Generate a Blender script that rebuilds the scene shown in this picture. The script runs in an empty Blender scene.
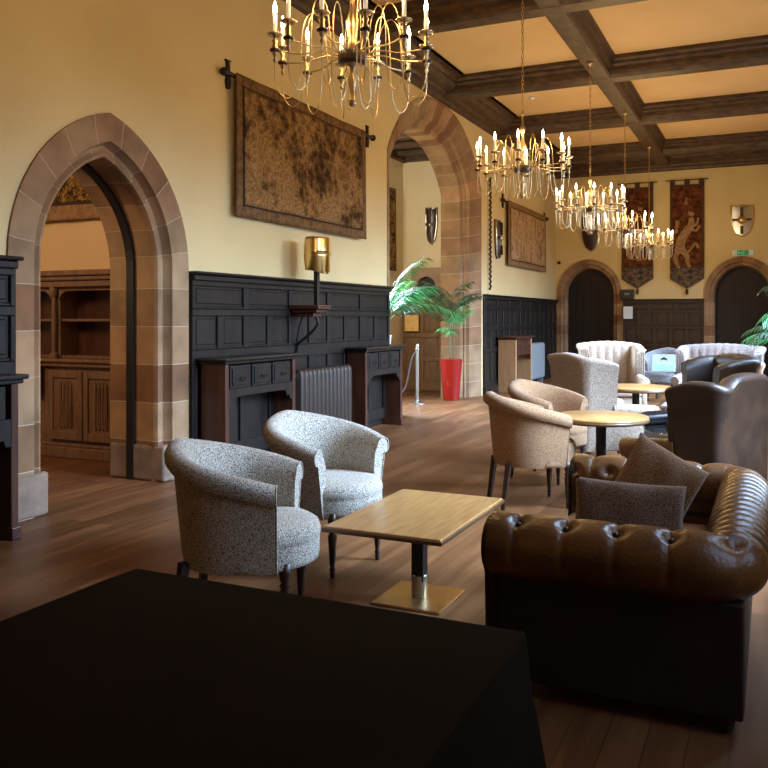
import bpy, bmesh, math, random
from mathutils import Vector, Matrix
PI = math.pi
R = math.radians
random.seed(4)
scn = bpy.context.scene
COL = scn.collection

# ------------------------------------------------------------ camera
F, CX, CY, CAMH = 810.0, 410.0, 317.0, 1.55
YAW = math.atan((772 - CX) / F)
cd = bpy.data.cameras.new('camera')
cam = bpy.data.objects.new('camera', cd)
COL.objects.link(cam)
cam.location = (0, 0, CAMH)
cam.rotation_euler = (PI / 2, 0, YAW)
cd.sensor_width = 36.0
cd.lens = F / 768 * 36.0
cd.shift_x = -(CX - 384) / 768
cd.shift_y = -(384 - CY) / 768
cd.clip_start = 0.05
scn.camera = cam

# ------------------------------------------------------------ view, world, big lights
scn.view_settings.view_transform = 'Standard'
scn.view_settings.look = 'None'
scn.view_settings.exposure = 0.0
scn.view_settings.gamma = 1.0
scn.view_settings.use_curve_mapping = False
w = bpy.data.worlds.new('world')
scn.world = w
w.use_nodes = True
bg = w.node_tree.nodes['Background']
bg.inputs[0].default_value = (0.62, 0.78, 1.0, 1)
bg.inputs[1].default_value = 1.0

def area(name, loc, rot, sx, sy, power, color, spread=180):
    l = bpy.data.lights.new(name, 'AREA')
    l.shape = 'RECTANGLE'
    l.size, l.size_y = sx, sy
    l.energy = power
    l.color = color
    l.spread = R(spread)
    o = bpy.data.objects.new(name, l)
    COL.objects.link(o)
    o.location = loc
    o.rotation_euler = rot
    return o

def point(name, loc, power, color, rad=0.05, parent=None):
    l = bpy.data.lights.new(name, 'POINT')
    l.energy = power
    l.color = color
    l.shadow_soft_size = rad
    o = bpy.data.objects.new(name, l)
    COL.objects.link(o)
    o.location = loc
    o.parent = parent
    return o

XL, XR, YB, YR = -5.22, 0.95, 21.1, -1.6
ZC, ZB = 5.62, 5.3
DAY = (0.46, 0.675, 1.0)
WIN = [(1.75, 3.3), (5.0, 6.7), (8.3, 10.0), (11.5, 13.3), (14.8, 16.6), (18.0, 19.6)]
WINZ = (0.95, 3.9)
WINP = [14, 520, 440, 760, 500, 220]
for (y0, y1), p in zip(WIN, WINP):
    area('window_daylight', (XR + 0.5, (y0 + y1) / 2, 2.6), (0, R(46), 0), 2.9, y1 - y0, p, DAY, 96)
area('side_room_fill', (-7.3, 3.4, 3.5), (R(58), 0, 0), 1.6, 1.0, 75, (1.0, 0.74, 0.48))  # added warm fill to brighten the side room, no known lamp there
area('passage_fill', (-6.5, 10.6, 4.0), (R(62), 0, 0), 1.1, 1.4, 120, (1.0, 0.88, 0.68))  # added fill that lifts the cream passage walls, source unseen

area('passage_floor_fill', (-7.12, 12.2, 2.7), (0, R(-50), 0), 1.4, 1.5, 600, (0.55, 0.76, 1.0), 95)  # added cool lamp to brighten the floor before the wide arch

# ------------------------------------------------------------ materials
def new_mat(name):
    m = bpy.data.materials.new(name)
    m.use_nodes = True
    nt = m.node_tree
    return m, nt, nt.nodes, nt.links, nt.nodes['Principled BSDF']

def mat(name, col, rough=0.6, metal=0.0, col2=None, nscale=8.0, stretch=(1, 1, 1), bump=0.0, bscale=None,
        contrast=(0.35, 0.65), coat=0.0, emit=None, estr=0.0, sheen=0.0, spec=None, alpha=None, trans=0.0, detail=6):
    m, nt, N, L, b = new_mat(name)
    b.inputs['Base Color'].default_value = (*col, 1)
    b.inputs['Roughness'].default_value = rough
    b.inputs['Metallic'].default_value = metal
    if spec is not None: b.inputs['Specular IOR Level'].default_value = spec
    if coat:
        b.inputs['Coat Weight'].default_value = coat
        b.inputs['Coat Roughness'].default_value = 0.15
    if sheen: b.inputs['Sheen Weight'].default_value = sheen
    if emit:
        b.inputs['Emission Color'].default_value = (*emit, 1)
        b.inputs['Emission Strength'].default_value = estr
    if trans: b.inputs['Transmission Weight'].default_value = trans
    tc = N.new('ShaderNodeTexCoord')
    mp = N.new('ShaderNodeMapping')
    mp.inputs['Scale'].default_value = stretch
    L.new(tc.outputs['Object'], mp.inputs[0])
    if col2 is not None:
        n = N.new('ShaderNodeTexNoise')
        n.inputs['Scale'].default_value = nscale
        n.inputs['Detail'].default_value = detail
        L.new(mp.outputs[0], n.inputs['Vector'])
        r = N.new('ShaderNodeValToRGB')
        r.color_ramp.elements[0].position = contrast[0]
        r.color_ramp.elements[1].position = contrast[1]
        r.color_ramp.elements[0].color = (*col, 1)
        r.color_ramp.elements[1].color = (*col2, 1)
        L.new(n.outputs['Fac'], r.inputs[0])
        L.new(r.outputs[0], b.inputs['Base Color'])
    if bump:
        n2 = N.new('ShaderNodeTexNoise')
        n2.inputs['Scale'].default_value = bscale or nscale
        n2.inputs['Detail'].default_value = 4
        L.new(mp.outputs[0], n2.inputs['Vector'])
        bp = N.new('ShaderNodeBump')
        bp.inputs['Strength'].default_value = bump
        bp.inputs['Distance'].default_value = 0.01
        L.new(n2.outputs['Fac'], bp.inputs['Height'])
        L.new(bp.outputs[0], b.inputs['Normal'])
    return m

M = {}
M['plaster'] = mat('plaster', (0.64, 0.49, 0.235), 0.85, col2=(0.70, 0.545, 0.27), nscale=0.8, bump=0.05, bscale=30)
M['plaster_cream'] = mat('plaster_cream', (0.72, 0.60, 0.38), 0.85, col2=(0.78, 0.66, 0.44), nscale=0.8)
M['plaster_tan'] = mat('plaster_tan', (0.60, 0.40, 0.20), 0.85, col2=(0.64, 0.44, 0.23), nscale=1)
M['ceiling'] = mat('ceiling', (0.70, 0.45, 0.20), 0.8, col2=(0.78, 0.52, 0.25), nscale=0.7)
M['beam'] = mat('beam', (0.035, 0.017, 0.008), 0.5, col2=(0.095, 0.05, 0.022), nscale=6, stretch=(1, 1, 3))
M['dark_oak'] = mat('dark_oak', (0.009, 0.007, 0.0055), 0.40, col2=(0.020, 0.0145, 0.011), nscale=7, stretch=(2, 2, 0.4), spec=0.3)
M['dark_oak_back'] = mat('dark_oak_back', (0.020, 0.009, 0.0045), 0.45, col2=(0.042, 0.019, 0.009), nscale=7, stretch=(2, 2, 0.4))
M['mahogany'] = mat('mahogany', (0.045, 0.014, 0.007), 0.35, col2=(0.08, 0.028, 0.013), nscale=6, stretch=(2, 2, 0.3))
M['oak_mid'] = mat('oak_mid', (0.13, 0.065, 0.032), 0.5, col2=(0.20, 0.105, 0.055), nscale=8, stretch=(3, 3, 0.4))
M['oak_light'] = mat('oak_light', (0.36, 0.19, 0.085), 0.5, col2=(0.46, 0.26, 0.12), nscale=8, stretch=(3, 3, 0.4))
M['oak_brown'] = mat('oak_brown', (0.15, 0.075, 0.03), 0.5, col2=(0.22, 0.115, 0.048), nscale=8, stretch=(3, 3, 0.4))
M['black_paint'] = mat('black_paint', (0.006, 0.005, 0.004), 0.5)
M['door_dark'] = mat('door_dark', (0.006, 0.004, 0.003), 0.6, col2=(0.013, 0.007, 0.005), nscale=6, stretch=(8, 8, .5))
M['table_oak'] = mat('table_oak', (0.33, 0.165, 0.052), 0.30, col2=(0.48, 0.265, 0.095), nscale=5, stretch=(1, 9, 1), contrast=(.3, .7), coat=0.15)
M['table_edge'] = mat('table_edge', (0.12, 0.055, 0.02), 0.35)
M['brass'] = mat('brass', (0.60, 0.45, 0.25), 0.32, 1.0)
M['brass_plate'] = mat('brass_plate', (0.72, 0.50, 0.22), 0.32, 1.0, col2=(0.60, 0.40, 0.17), nscale=5)
M['steel'] = mat('steel', (0.62, 0.60, 0.58), 0.28, 1.0)
M['knob_dark'] = mat('knob_dark', (0.035, 0.015, 0.008), 0.35)
M['iron'] = mat('iron', (0.018, 0.013, 0.010), 0.5, 0.3)
M['candle'] = mat('candle', (0.85, 0.80, 0.70), 0.5, emit=(1.0, 0.72, 0.42), estr=0.35)
M['bulb'] = mat('bulb', (1, 1, 1), 0.3, emit=(1.0, 0.90, 0.72), estr=28)
M['pan'] = mat('pan', (0.80, 0.66, 0.42), 0.15, 0.8)
M['radiator'] = mat('radiator', (0.030, 0.018, 0.011), 0.45, 0.0)
M['radiator_grey'] = mat('radiator_grey', (0.20, 0.21, 0.21), 0.5)
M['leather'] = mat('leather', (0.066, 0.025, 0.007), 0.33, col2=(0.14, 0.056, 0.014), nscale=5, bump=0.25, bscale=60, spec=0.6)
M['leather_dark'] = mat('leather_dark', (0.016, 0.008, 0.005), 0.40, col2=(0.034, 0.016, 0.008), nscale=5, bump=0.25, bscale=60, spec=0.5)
M['leather_side_shade'] = mat('leather_side_shade', (0.006, 0.004, 0.003), 0.55, col2=(0.018, 0.012, 0.009), nscale=5)  # shade of the sofa's unlit outer panels put into near-black leather
M['leather_black'] = mat('leather_black', (0.022, 0.020, 0.020), 0.25, bump=0.2, bscale=50, spec=0.6)
M['button'] = mat('button', (0.03, 0.013, 0.006), 0.3)
M['leg_dark'] = mat('leg_dark', (0.030, 0.012, 0.006), 0.35)
M['red_pot'] = mat('red_pot', (0.27, 0.006, 0.001), 0.35)
M['white_pot'] = mat('white_pot', (0.7, 0.7, 0.68), 0.4)
M['soil'] = mat('soil', (0.02, 0.012, 0.008), 0.9)
M['rope'] = mat('rope', (0.05, 0.04, 0.035), 0.8)
M['gold'] = mat('gold', (0.75, 0.52, 0.20), 0.28, 1.0)
M['gold_deep'] = mat('gold_deep', (0.60, 0.42, 0.17), 0.33, 1.0)  # deeper gold tone for helm band and chandelier chains
M['white'] = mat('white', (0.72, 0.76, 0.74), 0.5)
M['frame_black'] = mat('frame_black', (0.01, 0.01, 0.01), 0.4)
M['green_sign'] = mat('green_sign', (0.0, 0.30, 0.12), 0.4, emit=(0.0, 0.5, 0.2), estr=0.12)
M['green_paper'] = mat('green_paper', (0.30, 0.55, 0.42), 0.6)
M['card_paper'] = mat('card_paper', (0.42, 0.50, 0.44), 0.6)
M['poster'] = mat('poster', (0.75, 0.38, 0.07), 0.6, col2=(0.8, 0.6, 0.25), nscale=9)
M['stem'] = mat('stem', (0.13, 0.10, 0.045), 0.6)
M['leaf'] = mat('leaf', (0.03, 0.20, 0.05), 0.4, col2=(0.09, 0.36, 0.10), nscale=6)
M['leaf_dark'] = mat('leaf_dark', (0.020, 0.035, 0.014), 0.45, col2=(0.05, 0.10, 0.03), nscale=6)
M['window_glass'] = mat('window_glass', (0.9, 0.95, 1.0), 0.05, trans=1.0)
M['stone_plain'] = mat('stone_plain', (0.30, 0.20, 0.13), 0.8, col2=(0.40, 0.28, 0.19), nscale=4, bump=.2, bscale=40)
M['stone_low'] = mat('stone_low', (0.17, 0.11, 0.075), 0.85, col2=(0.27, 0.18, 0.12), nscale=5, bump=.2, bscale=40)
M['black_cloth'] = mat('black_cloth', (0.011, 0.0072, 0.005), 0.9, col2=(0.013, 0.0085, 0.006), nscale=3, spec=0.05)
M['velvet_black'] = mat('velvet_black', (0.01, 0.009, 0.008), 0.8)

def tweed(name, a, b_, scale=140.0, bump=0.5):
    m, nt, N, L, b = new_mat(name)
    b.inputs['Roughness'].default_value = 0.9
    b.inputs['Sheen Weight'].default_value = 0.15
    b.inputs['Specular IOR Level'].default_value = 0.2
    tc = N.new('ShaderNodeTexCoord')
    v = N.new('ShaderNodeTexVoronoi')
    v.inputs['Scale'].default_value = scale
    n = N.new('ShaderNodeTexNoise')
    n.inputs['Scale'].default_value = scale * 0.9
    n.inputs['Detail'].default_value = 2
    L.new(tc.outputs['Object'], v.inputs['Vector'])
    L.new(tc.outputs['Object'], n.inputs['Vector'])
    r = N.new('ShaderNodeValToRGB')
    r.color_ramp.elements[0].position = 0.43
    r.color_ramp.elements[1].position = 0.55
    r.color_ramp.elements[0].color = (*b_, 1)
    r.color_ramp.elements[1].color = (*a, 1)
    L.new(n.outputs['Fac'], r.inputs[0])
    L.new(r.outputs[0], b.inputs['Base Color'])
    bp = N.new('ShaderNodeBump')
    bp.inputs['Strength'].default_value = bump
    bp.inputs['Distance'].default_value = 0.004
    L.new(v.outputs['Distance'], bp.inputs['Height'])
    L.new(bp.outputs[0], b.inputs['Normal'])
    return m
M['tweed_grey'] = tweed('tweed_grey', (0.62, 0.56, 0.46), (0.15, 0.12, 0.09), 210)
M['tweed_brown'] = tweed('tweed_brown', (0.40, 0.225, 0.11), (0.18, 0.09, 0.042), 190)
M['fabric_pale'] = tweed('fabric_pale', (0.44, 0.33, 0.24), (0.26, 0.185, 0.13), 90)
M['fabric_grey'] = tweed('fabric_grey', (0.17, 0.155, 0.15), (0.10, 0.095, 0.095), 60)
M['fabric_mauve'] = tweed('fabric_mauve', (0.25, 0.19, 0.165), (0.16, 0.12, 0.10), 60)
M['fabric_tan'] = tweed('fabric_tan', (0.36, 0.22, 0.12), (0.24, 0.14, 0.07), 60)
M['cushion_brown'] = tweed('cushion_brown', (0.30, 0.165, 0.065), (0.11, 0.038, 0.02), 260)
M['cushion_grey'] = tweed('cushion_grey', (0.22, 0.135, 0.075), (0.06, 0.028, 0.022), 260)

def floor_mat():
    m, nt, N, L, b = new_mat('floor_boards')
    tc = N.new('ShaderNodeTexCoord')
    mp = N.new('ShaderNodeMapping')
    mp.inputs['Rotation'].default_value = (0, 0, R(90))
    L.new(tc.outputs['Object'], mp.inputs[0])
    br = N.new('ShaderNodeTexBrick')
    br.inputs['Scale'].default_value = 1.0
    br.inputs['Brick Width'].default_value = 2.3
    br.inputs['Row Height'].default_value = 0.14
    br.inputs['Mortar Size'].default_value = 0.002
    br.inputs['Color1'].default_value = (0.12, 0.048, 0.017, 1)
    br.inputs['Color2'].default_value = (0.20, 0.088, 0.034, 1)
    br.inputs['Mortar'].default_value = (0.06, 0.026, 0.012, 1)
    L.new(mp.outputs[0], br.inputs['Vector'])
    n = N.new('ShaderNodeTexNoise')
    n.inputs['Scale'].default_value = 1.0
    n.inputs['Detail'].default_value = 8
    mp2 = N.new('ShaderNodeMapping')
    mp2.inputs['Scale'].default_value = (14, 1.2, 1)
    L.new(tc.outputs['Object'], mp2.inputs[0])
    L.new(mp2.outputs[0], n.inputs['Vector'])
    mx = N.new('ShaderNodeMix')
    mx.data_type = 'RGBA'
    mx.blend_type = 'MULTIPLY'
    mx.inputs[0].default_value = 0.75
    r = N.new('ShaderNodeValToRGB')
    r.color_ramp.elements[0].position = 0.3
    r.color_ramp.elements[1].position = 0.7
    r.color_ramp.elements[0].color = (0.5, 0.45, 0.42, 1)
    r.color_ramp.elements[1].color = (1.25, 1.2, 1.15, 1)
    L.new(n.outputs['Fac'], r.inputs[0])
    L.new(br.outputs['Color'], mx.inputs[6])
    L.new(r.outputs[0], mx.inputs[7])
    L.new(mx.outputs[2], b.inputs['Base Color'])
    rr = N.new('ShaderNodeMapRange')
    rr.inputs[3].default_value = 0.30
    rr.inputs[4].default_value = 0.52
    L.new(n.outputs['Fac'], rr.inputs[0])
    L.new(rr.outputs[0], b.inputs['Roughness'])
    bp = N.new('ShaderNodeBump')
    bp.inputs['Strength'].default_value = 0.25
    bp.inputs['Distance'].default_value = 0.004
    L.new(n.outputs['Fac'], bp.inputs['Height'])
    L.new(bp.outputs[0], b.inputs['Normal'])
    return m
M['floor'] = floor_mat()

def stone_uv(name, step=0.36):
    """ashlar: uv.x runs along the arch, uv.y across its profile"""
    m, nt, N, L, b = new_mat(name)
    b.inputs['Roughness'].default_value = 0.82
    uv = N.new('ShaderNodeTexCoord')
    sp = N.new('ShaderNodeSeparateXYZ')
    L.new(uv.outputs['UV'], sp.inputs[0])
    dv = N.new('ShaderNodeMath'); dv.operation = 'DIVIDE'; dv.inputs[1].default_value = step
    L.new(sp.outputs['X'], dv.inputs[0])
    fr = N.new('ShaderNodeMath'); fr.operation = 'FRACT'
    L.new(dv.outputs[0], fr.inputs[0])
    lt = N.new('ShaderNodeMath'); lt.operation = 'LESS_THAN'; lt.inputs[1].default_value = 0.02
    L.new(fr.outputs[0], lt.inputs[0])
    flr = N.new('ShaderNodeMath'); flr.operation = 'FLOOR'
    L.new(dv.outputs[0], flr.inputs[0])
    wn = N.new('ShaderNodeTexWhiteNoise'); wn.noise_dimensions = '1D'
    L.new(flr.outputs[0], wn.inputs['W'])
    r = N.new('ShaderNodeValToRGB')
    cr = r.color_ramp
    cr.elements[0].color = (0.22, 0.10, 0.04, 1)
    cr.elements[1].color = (0.38, 0.25, 0.13, 1)
    e = cr.elements.new(0.5); e.color = (0.29, 0.18, 0.09, 1)
    e = cr.elements.new(0.75); e.color = (0.34, 0.18, 0.085, 1)
    L.new(wn.outputs['Value'], r.inputs[0])
    n = N.new('ShaderNodeTexNoise'); n.inputs['Scale'].default_value = 3.0; n.inputs['Detail'].default_value = 8
    L.new(uv.outputs['Object'], n.inputs['Vector'])
    r2 = N.new('ShaderNodeValToRGB')
    r2.color_ramp.elements[0].position = 0.3; r2.color_ramp.elements[1].position = 0.7
    r2.color_ramp.elements[0].color = (0.68, 0.66, 0.64, 1); r2.color_ramp.elements[1].color = (1.2, 1.2, 1.2, 1)
    L.new(n.outputs['Fac'], r2.inputs[0])
    mx = N.new('ShaderNodeMix'); mx.data_type = 'RGBA'; mx.blend_type = 'MULTIPLY'; mx.inputs[0].default_value = 1
    L.new(r.outputs[0], mx.inputs[6]); L.new(r2.outputs[0], mx.inputs[7])
    mo = N.new('ShaderNodeMix'); mo.data_type = 'RGBA'
    mo.inputs[7].default_value = (0.46, 0.35, 0.23, 1)
    L.new(lt.outputs[0], mo.inputs[0]); L.new(mx.outputs[2], mo.inputs[6])
    L.new(mo.outputs[2], b.inputs['Base Color'])
    bp = N.new('ShaderNodeBump'); bp.inputs['Strength'].default_value = 0.3; bp.inputs['Distance'].default_value = 0.01
    n3 = N.new('ShaderNodeTexNoise'); n3.inputs['Scale'].default_value = 45
    L.new(uv.outputs['Object'], n3.inputs['Vector'])
    L.new(n3.outputs['Fac'], bp.inputs['Height']); L.new(bp.outputs[0], b.inputs['Normal'])
    return m
M['stone'] = stone_uv('stone_voussoirs')
M['stone_small'] = stone_uv('stone_voussoirs_small', 0.27)

def tapestry_mat(name, cols, scale=1.0, squash=(1, 1, 1), red=False):
    m, nt, N, L, b = new_mat(name)
    b.inputs['Roughness'].default_value = 0.95
    b.inputs['Specular IOR Level'].default_value = 0.1
    tc = N.new('ShaderNodeTexCoord')
    mp = N.new('ShaderNodeMapping'); mp.inputs['Scale'].default_value = squash
    L.new(tc.outputs['Object'], mp.inputs[0])
    big = N.new('ShaderNodeTexNoise'); big.inputs['Scale'].default_value = 3.2 * scale; big.inputs['Detail'].default_value = 9
    big.inputs['Roughness'].default_value = 0.72; big.inputs['Distortion'].default_value = 0.0
    L.new(mp.outputs[0], big.inputs['Vector'])
    vo = N.new('ShaderNodeTexVoronoi'); vo.inputs['Scale'].default_value = 11 * scale
    L.new(mp.outputs[0], vo.inputs['Vector'])
    clump = N.new('ShaderNodeTexNoise'); clump.inputs['Scale'].default_value = 2.4 * scale; clump.inputs['Detail'].default_value = 4
    L.new(mp.outputs[0], clump.inputs['Vector'])
    m1 = N.new('ShaderNodeMath'); m1.operation = 'MULTIPLY_ADD'; m1.inputs[1].default_value = 0.16
    L.new(vo.outputs['Distance'], m1.inputs[0])
    m2 = N.new('ShaderNodeMath'); m2.operation = 'MULTIPLY_ADD'; m2.inputs[1].default_value = 0.55
    L.new(clump.outputs['Fac'], m2.inputs[0])
    m3 = N.new('ShaderNodeMath'); m3.operation = 'MULTIPLY_ADD'; m3.inputs[1].default_value = 0.45; m3.inputs[2].default_value = -0.06
    L.new(big.outputs['Fac'], m3.inputs[0]); L.new(m3.outputs[0], m2.inputs[2]); L.new(m2.outputs[0], m1.inputs[2])
    r = N.new('ShaderNodeValToRGB')
    els = r.color_ramp.elements
    els[0].position = 0.40; els[0].color = (*cols[0], 1)
    els[1].position = 0.60; els[1].color = (*cols[-1], 1)
    for i, c in enumerate(cols[1:-1]):
        e = els.new(0.40 + 0.20 * (i + 1) / (len(cols) - 1)); e.color = (*c, 1)
    L.new(m1.outputs[0], r.inputs[0])
    fine = N.new('ShaderNodeTexNoise'); fine.inputs['Scale'].default_value = 40 * scale; fine.inputs['Detail'].default_value = 3
    L.new(tc.outputs['Object'], fine.inputs['Vector'])
    r2 = N.new('ShaderNodeValToRGB')
    r2.color_ramp.elements[0].position = 0.35; r2.color_ramp.elements[1].position = 0.65
    r2.color_ramp.elements[0].color = (0.55, 0.52, 0.5, 1); r2.color_ramp.elements[1].color = (1.3, 1.3, 1.3, 1)
    L.new(fine.outputs['Fac'], r2.inputs[0])
    mx = N.new('ShaderNodeMix'); mx.data_type = 'RGBA'; mx.blend_type = 'MULTIPLY'; mx.inputs[0].default_value = 1
    L.new(r.outputs[0], mx.inputs[6]); L.new(r2.outputs[0], mx.inputs[7])
    L.new(mx.outputs[2], b.inputs['Base Color'])
    bp = N.new('ShaderNodeBump'); bp.inputs['Strength'].default_value = 0.2; bp.inputs['Distance'].default_value = 0.003
    L.new(fine.outputs['Fac'], bp.inputs['Height']); L.new(bp.outputs[0], b.inputs['Normal'])
    return m
M['verdure'] = tapestry_mat('verdure_field', [(0.045, 0.024, 0.010), (0.09, 0.048, 0.018), (0.17, 0.095, 0.034), (0.27, 0.155, 0.06), (0.30, 0.175, 0.07)], 0.9)
M['tap_border'] = tapestry_mat('tapestry_border', [(0.10, 0.055, 0.025), (0.17, 0.095, 0.042), (0.23, 0.13, 0.055)], 5)
M['tap_line'] = mat('tapestry_line', (0.045, 0.022, 0.012), 0.9)
M['pale_tapestry'] = tapestry_mat('pale_field', [(0.16, 0.09, 0.04), (0.36, 0.22, 0.11), (0.52, 0.36, 0.20), (0.30, 0.17, 0.08)], 1.6, (1, 1.4, .6))
M['pale_border'] = tapestry_mat('pale_border', [(0.20, 0.11, 0.05), (0.30, 0.18, 0.09)], 5)
M['dark_tapestry'] = tapestry_mat('dark_field', [(0.02, 0.018, 0.01), (0.07, 0.04, 0.012), (0.22, 0.12, 0.03), (0.35, 0.20, 0.06)], 3)
M['banner_red'] = tapestry_mat('banner_field', [(0.035, 0.016, 0.010), (0.085, 0.026, 0.011), (0.12, 0.034, 0.013), (0.17, 0.075, 0.03)], 4)
M['banner_blue'] = tapestry_mat('banner_foot', [(0.03, 0.025, 0.03), (0.10, 0.07, 0.05), (0.20, 0.14, 0.09)], 6)
M['banner_trim'] = mat('banner_trim', (0.06, 0.035, 0.02), 0.9)
M['banner_beast'] = mat('banner_beast', (0.36, 0.22, 0.10), 0.9, col2=(0.22, 0.12, 0.05), nscale=14)

# ------------------------------------------------------------ mesh helpers
def setp(o, label=None, cat=None, group=None, kind=None):
    if label: o['label'] = label
    if cat: o['category'] = cat
    if group: o['group'] = group
    if kind: o['kind'] = kind
    return o

def obj(name, bm, mats, parent=None, smooth=False, loc=None, rz=0, autosmooth=None):
    me = bpy.data.meshes.new(name)
    bmesh.ops.recalc_face_normals(bm, faces=bm.faces[:])
    bm.to_mesh(me)
    bm.free()
    if not isinstance(mats, (list, tuple)): mats = [mats]
    for m in mats: me.materials.append(M[m] if isinstance(m, str) else m)
    if smooth:
        for p in me.polygons: p.use_smooth = True
        if autosmooth: me.set_sharp_from_angle(angle=R(autosmooth))
    o = bpy.data.objects.new(name, me)
    COL.objects.link(o)
    o.parent = parent
    if loc: o.location = loc
    o.rotation_euler.z = rz
    return o

def empty(name, label, cat, loc=(0, 0, 0), rz=0, group=None):
    o = bpy.data.objects.new(name, None)
    COL.objects.link(o)
    o.location = loc
    o.rotation_euler = (0, 0, rz)
    o.empty_display_size = 0.1
    return setp(o, label, cat, group)

def struct(name, bm, mats, **k):
    return setp(obj(name, bm, mats, **k), kind='structure')

def box(bm, x0, x1, y0, y1, z0, z1, bevel=0.0, seg=2, mi=0):
    r = bmesh.ops.create_cube(bm, size=1)
    vs = r['verts']
    for v in vs:
        v.co = Vector((x0 + (v.co.x + .5) * (x1 - x0), y0 + (v.co.y + .5) * (y1 - y0), z0 + (v.co.z + .5) * (z1 - z0)))
    fs = set(f for v in vs for f in v.link_faces)
    for f in fs: f.material_index = mi
    if bevel:
        es = list(set(e for v in vs for e in v.link_edges))
        bmesh.ops.bevel(bm, geom=es, offset=bevel, segments=seg, profile=0.5, affect='EDGES')
    return bm

def lathe(bm, prof, seg=16, cx=0, cy=0, z=0, mi=0, squash=1):
    rings = []
    for r_, h in prof:
        rings.append([bm.verts.new((cx + r_ * math.cos(2 * PI * i / seg), cy + squash * r_ * math.sin(2 * PI * i / seg), z + h)) for i in range(seg)])
    for a, b in zip(rings, rings[1:]):
        for i in range(seg):
            j = (i + 1) % seg
            f = bm.faces.new((a[i], a[j], b[j], b[i])); f.material_index = mi
    for ring in (rings[0], rings[-1]):
        try:
            f = bm.faces.new(ring); f.material_index = mi
        except ValueError: pass
    return bm

def tube(bm, pts, r_, seg=8, mi=0, cap=True):
    pts = [Vector(p) for p in pts]
    rad = r_ if isinstance(r_, (list, tuple)) else [r_] * len(pts)
    rings = []
    up = Vector((0, 0, 1))
    prev = None
    for i, p in enumerate(pts):
        d = (pts[min(i + 1, len(pts) - 1)] - pts[max(i - 1, 0)]).normalized()
        if prev is None:
            s = d.cross(up)
            if s.length < 0.05: s = d.cross(Vector((0, 1, 0)))
        else:
            s = prev - d * prev.dot(d)
        s.normalize()
        prev = s
        t = d.cross(s)
        rings.append([bm.verts.new(p + (s * math.cos(2 * PI * k / seg) + t * math.sin(2 * PI * k / seg)) * rad[i]) for k in range(seg)])
    for a, b in zip(rings, rings[1:]):
        for i in range(seg):
            j = (i + 1) % seg
            f = bm.faces.new((a[i], a[j], b[j], b[i])); f.material_index = mi
    if cap:
        for ring in (rings[0], rings[-1]): bm.faces.new(ring).material_index = mi
    return bm

def spline(pts, n=8):
    """catmull-rom through the points"""
    P = [Vector(p) for p in pts]
    P = [P[0] * 2 - P[1]] + P + [P[-1] * 2 - P[-2]]
    out = []
    for i in range(1, len(P) - 2):
        for k in range(n):
            t = k / n
            a, b, c, d = P[i - 1], P[i], P[i + 1], P[i + 2]
            out.append(0.5 * ((2 * b) + (c - a) * t + (2 * a - 5 * b + 4 * c - d) * t * t + (3 * b - a - 3 * c + d) * t ** 3))
    out.append(P[-2])
    return out

def prism(bm, outline, axis, a, b, mi=0):
    """outline: 2D polygon; extruded along axis (0,1,2) between a and b"""
    def mk(p, t):
        if axis == 0: return (t, p[0], p[1])
        if axis == 1: return (p[0], t, p[1])
        return (p[0], p[1], t)
    A = [bm.verts.new(mk(p, a)) for p in outline]
    B = [bm.verts.new(mk(p, b)) for p in outline]
    n = len(A)
    fs = [bm.faces.new(A), bm.faces.new(list(reversed(B)))]
    for i in range(n):
        fs.append(bm.faces.new((A[i], B[i], B[(i + 1) % n], A[(i + 1) % n])))
    for f in fs: f.material_index = mi
    return bm

def grid(bm, nu, nv, fn, mi=0, closed_u=False, closed_v=False, uvfn=None):
    V = [[bm.verts.new(fn(i, j)) for j in range(nv)] for i in range(nu)]
    uvl = bm.loops.layers.uv.verify() if uvfn else None
    for i in range(nu if closed_u else nu - 1):
        for j in range(nv if closed_v else nv - 1):
            i2, j2 = (i + 1) % nu, (j + 1) % nv
            f = bm.faces.new((V[i][j], V[i2][j], V[i2][j2], V[i][j2])); f.material_index = mi
            if uvl:
                for lp, (a, b) in zip(f.loops, ((i, j), (i + 1, j), (i + 1, j + 1), (i, j + 1))):
                    lp[uvl].uv = uvfn(a, b)
    return V

def copy_tree(o, parent=None):
    c = o.copy(); COL.objects.link(c); c.parent = parent
    for ch in [x for x in ALLCH(o)]: copy_tree(ch, c)
    return c
def ALLCH(o): return [x for x in o.children]

NB = bmesh.new

# ------------------------------------------------------------ pointed arches
def arch_pts(yc, a, zs, za, th0, off, n=14):
    """half width a at springing height zs, apex za; th0 = start angle of the arc. returns path (y,z) left foot -> apex -> right foot, for inset off"""
    h = za - zs
    # centre (yc + cx, zs - R sin th0);  cx + R cos th0 = a ; (cx)^2 + (h + R sin th0)^2 = R^2
    lo, hi = a * 0.6, a * 40
    def f(Rr):
        c = a - Rr * math.cos(th0)
        return c * c + (h + Rr * math.sin(th0)) ** 2 - Rr * Rr
    Rr = lo
    best = None
    for k in range(4000):
        Rr = lo * (1.0015 ** k)
        v = abs(f(Rr))
        if best is None or v < best[0]: best = (v, Rr)
    Rr = best[1]
    c = a - Rr * math.cos(th0)
    zc = zs - Rr * math.sin(th0)
    r_ = Rr - off
    t1 = math.acos(max(-1, min(1, -c / r_)))
    ct = (a - off - c) / r_
    t0 = math.acos(max(-1, min(1, ct))) if ct < 1 else 0
    right = [(yc + c + r_ * math.cos(t0 + (t1 - t0) * k / n), zc + r_ * math.sin(t0 + (t1 - t0) * k / n)) for k in range(n + 1)]
    left = [(2 * yc - y, z) for y, z in right]
    return left[:], right[::-1][1:]

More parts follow.
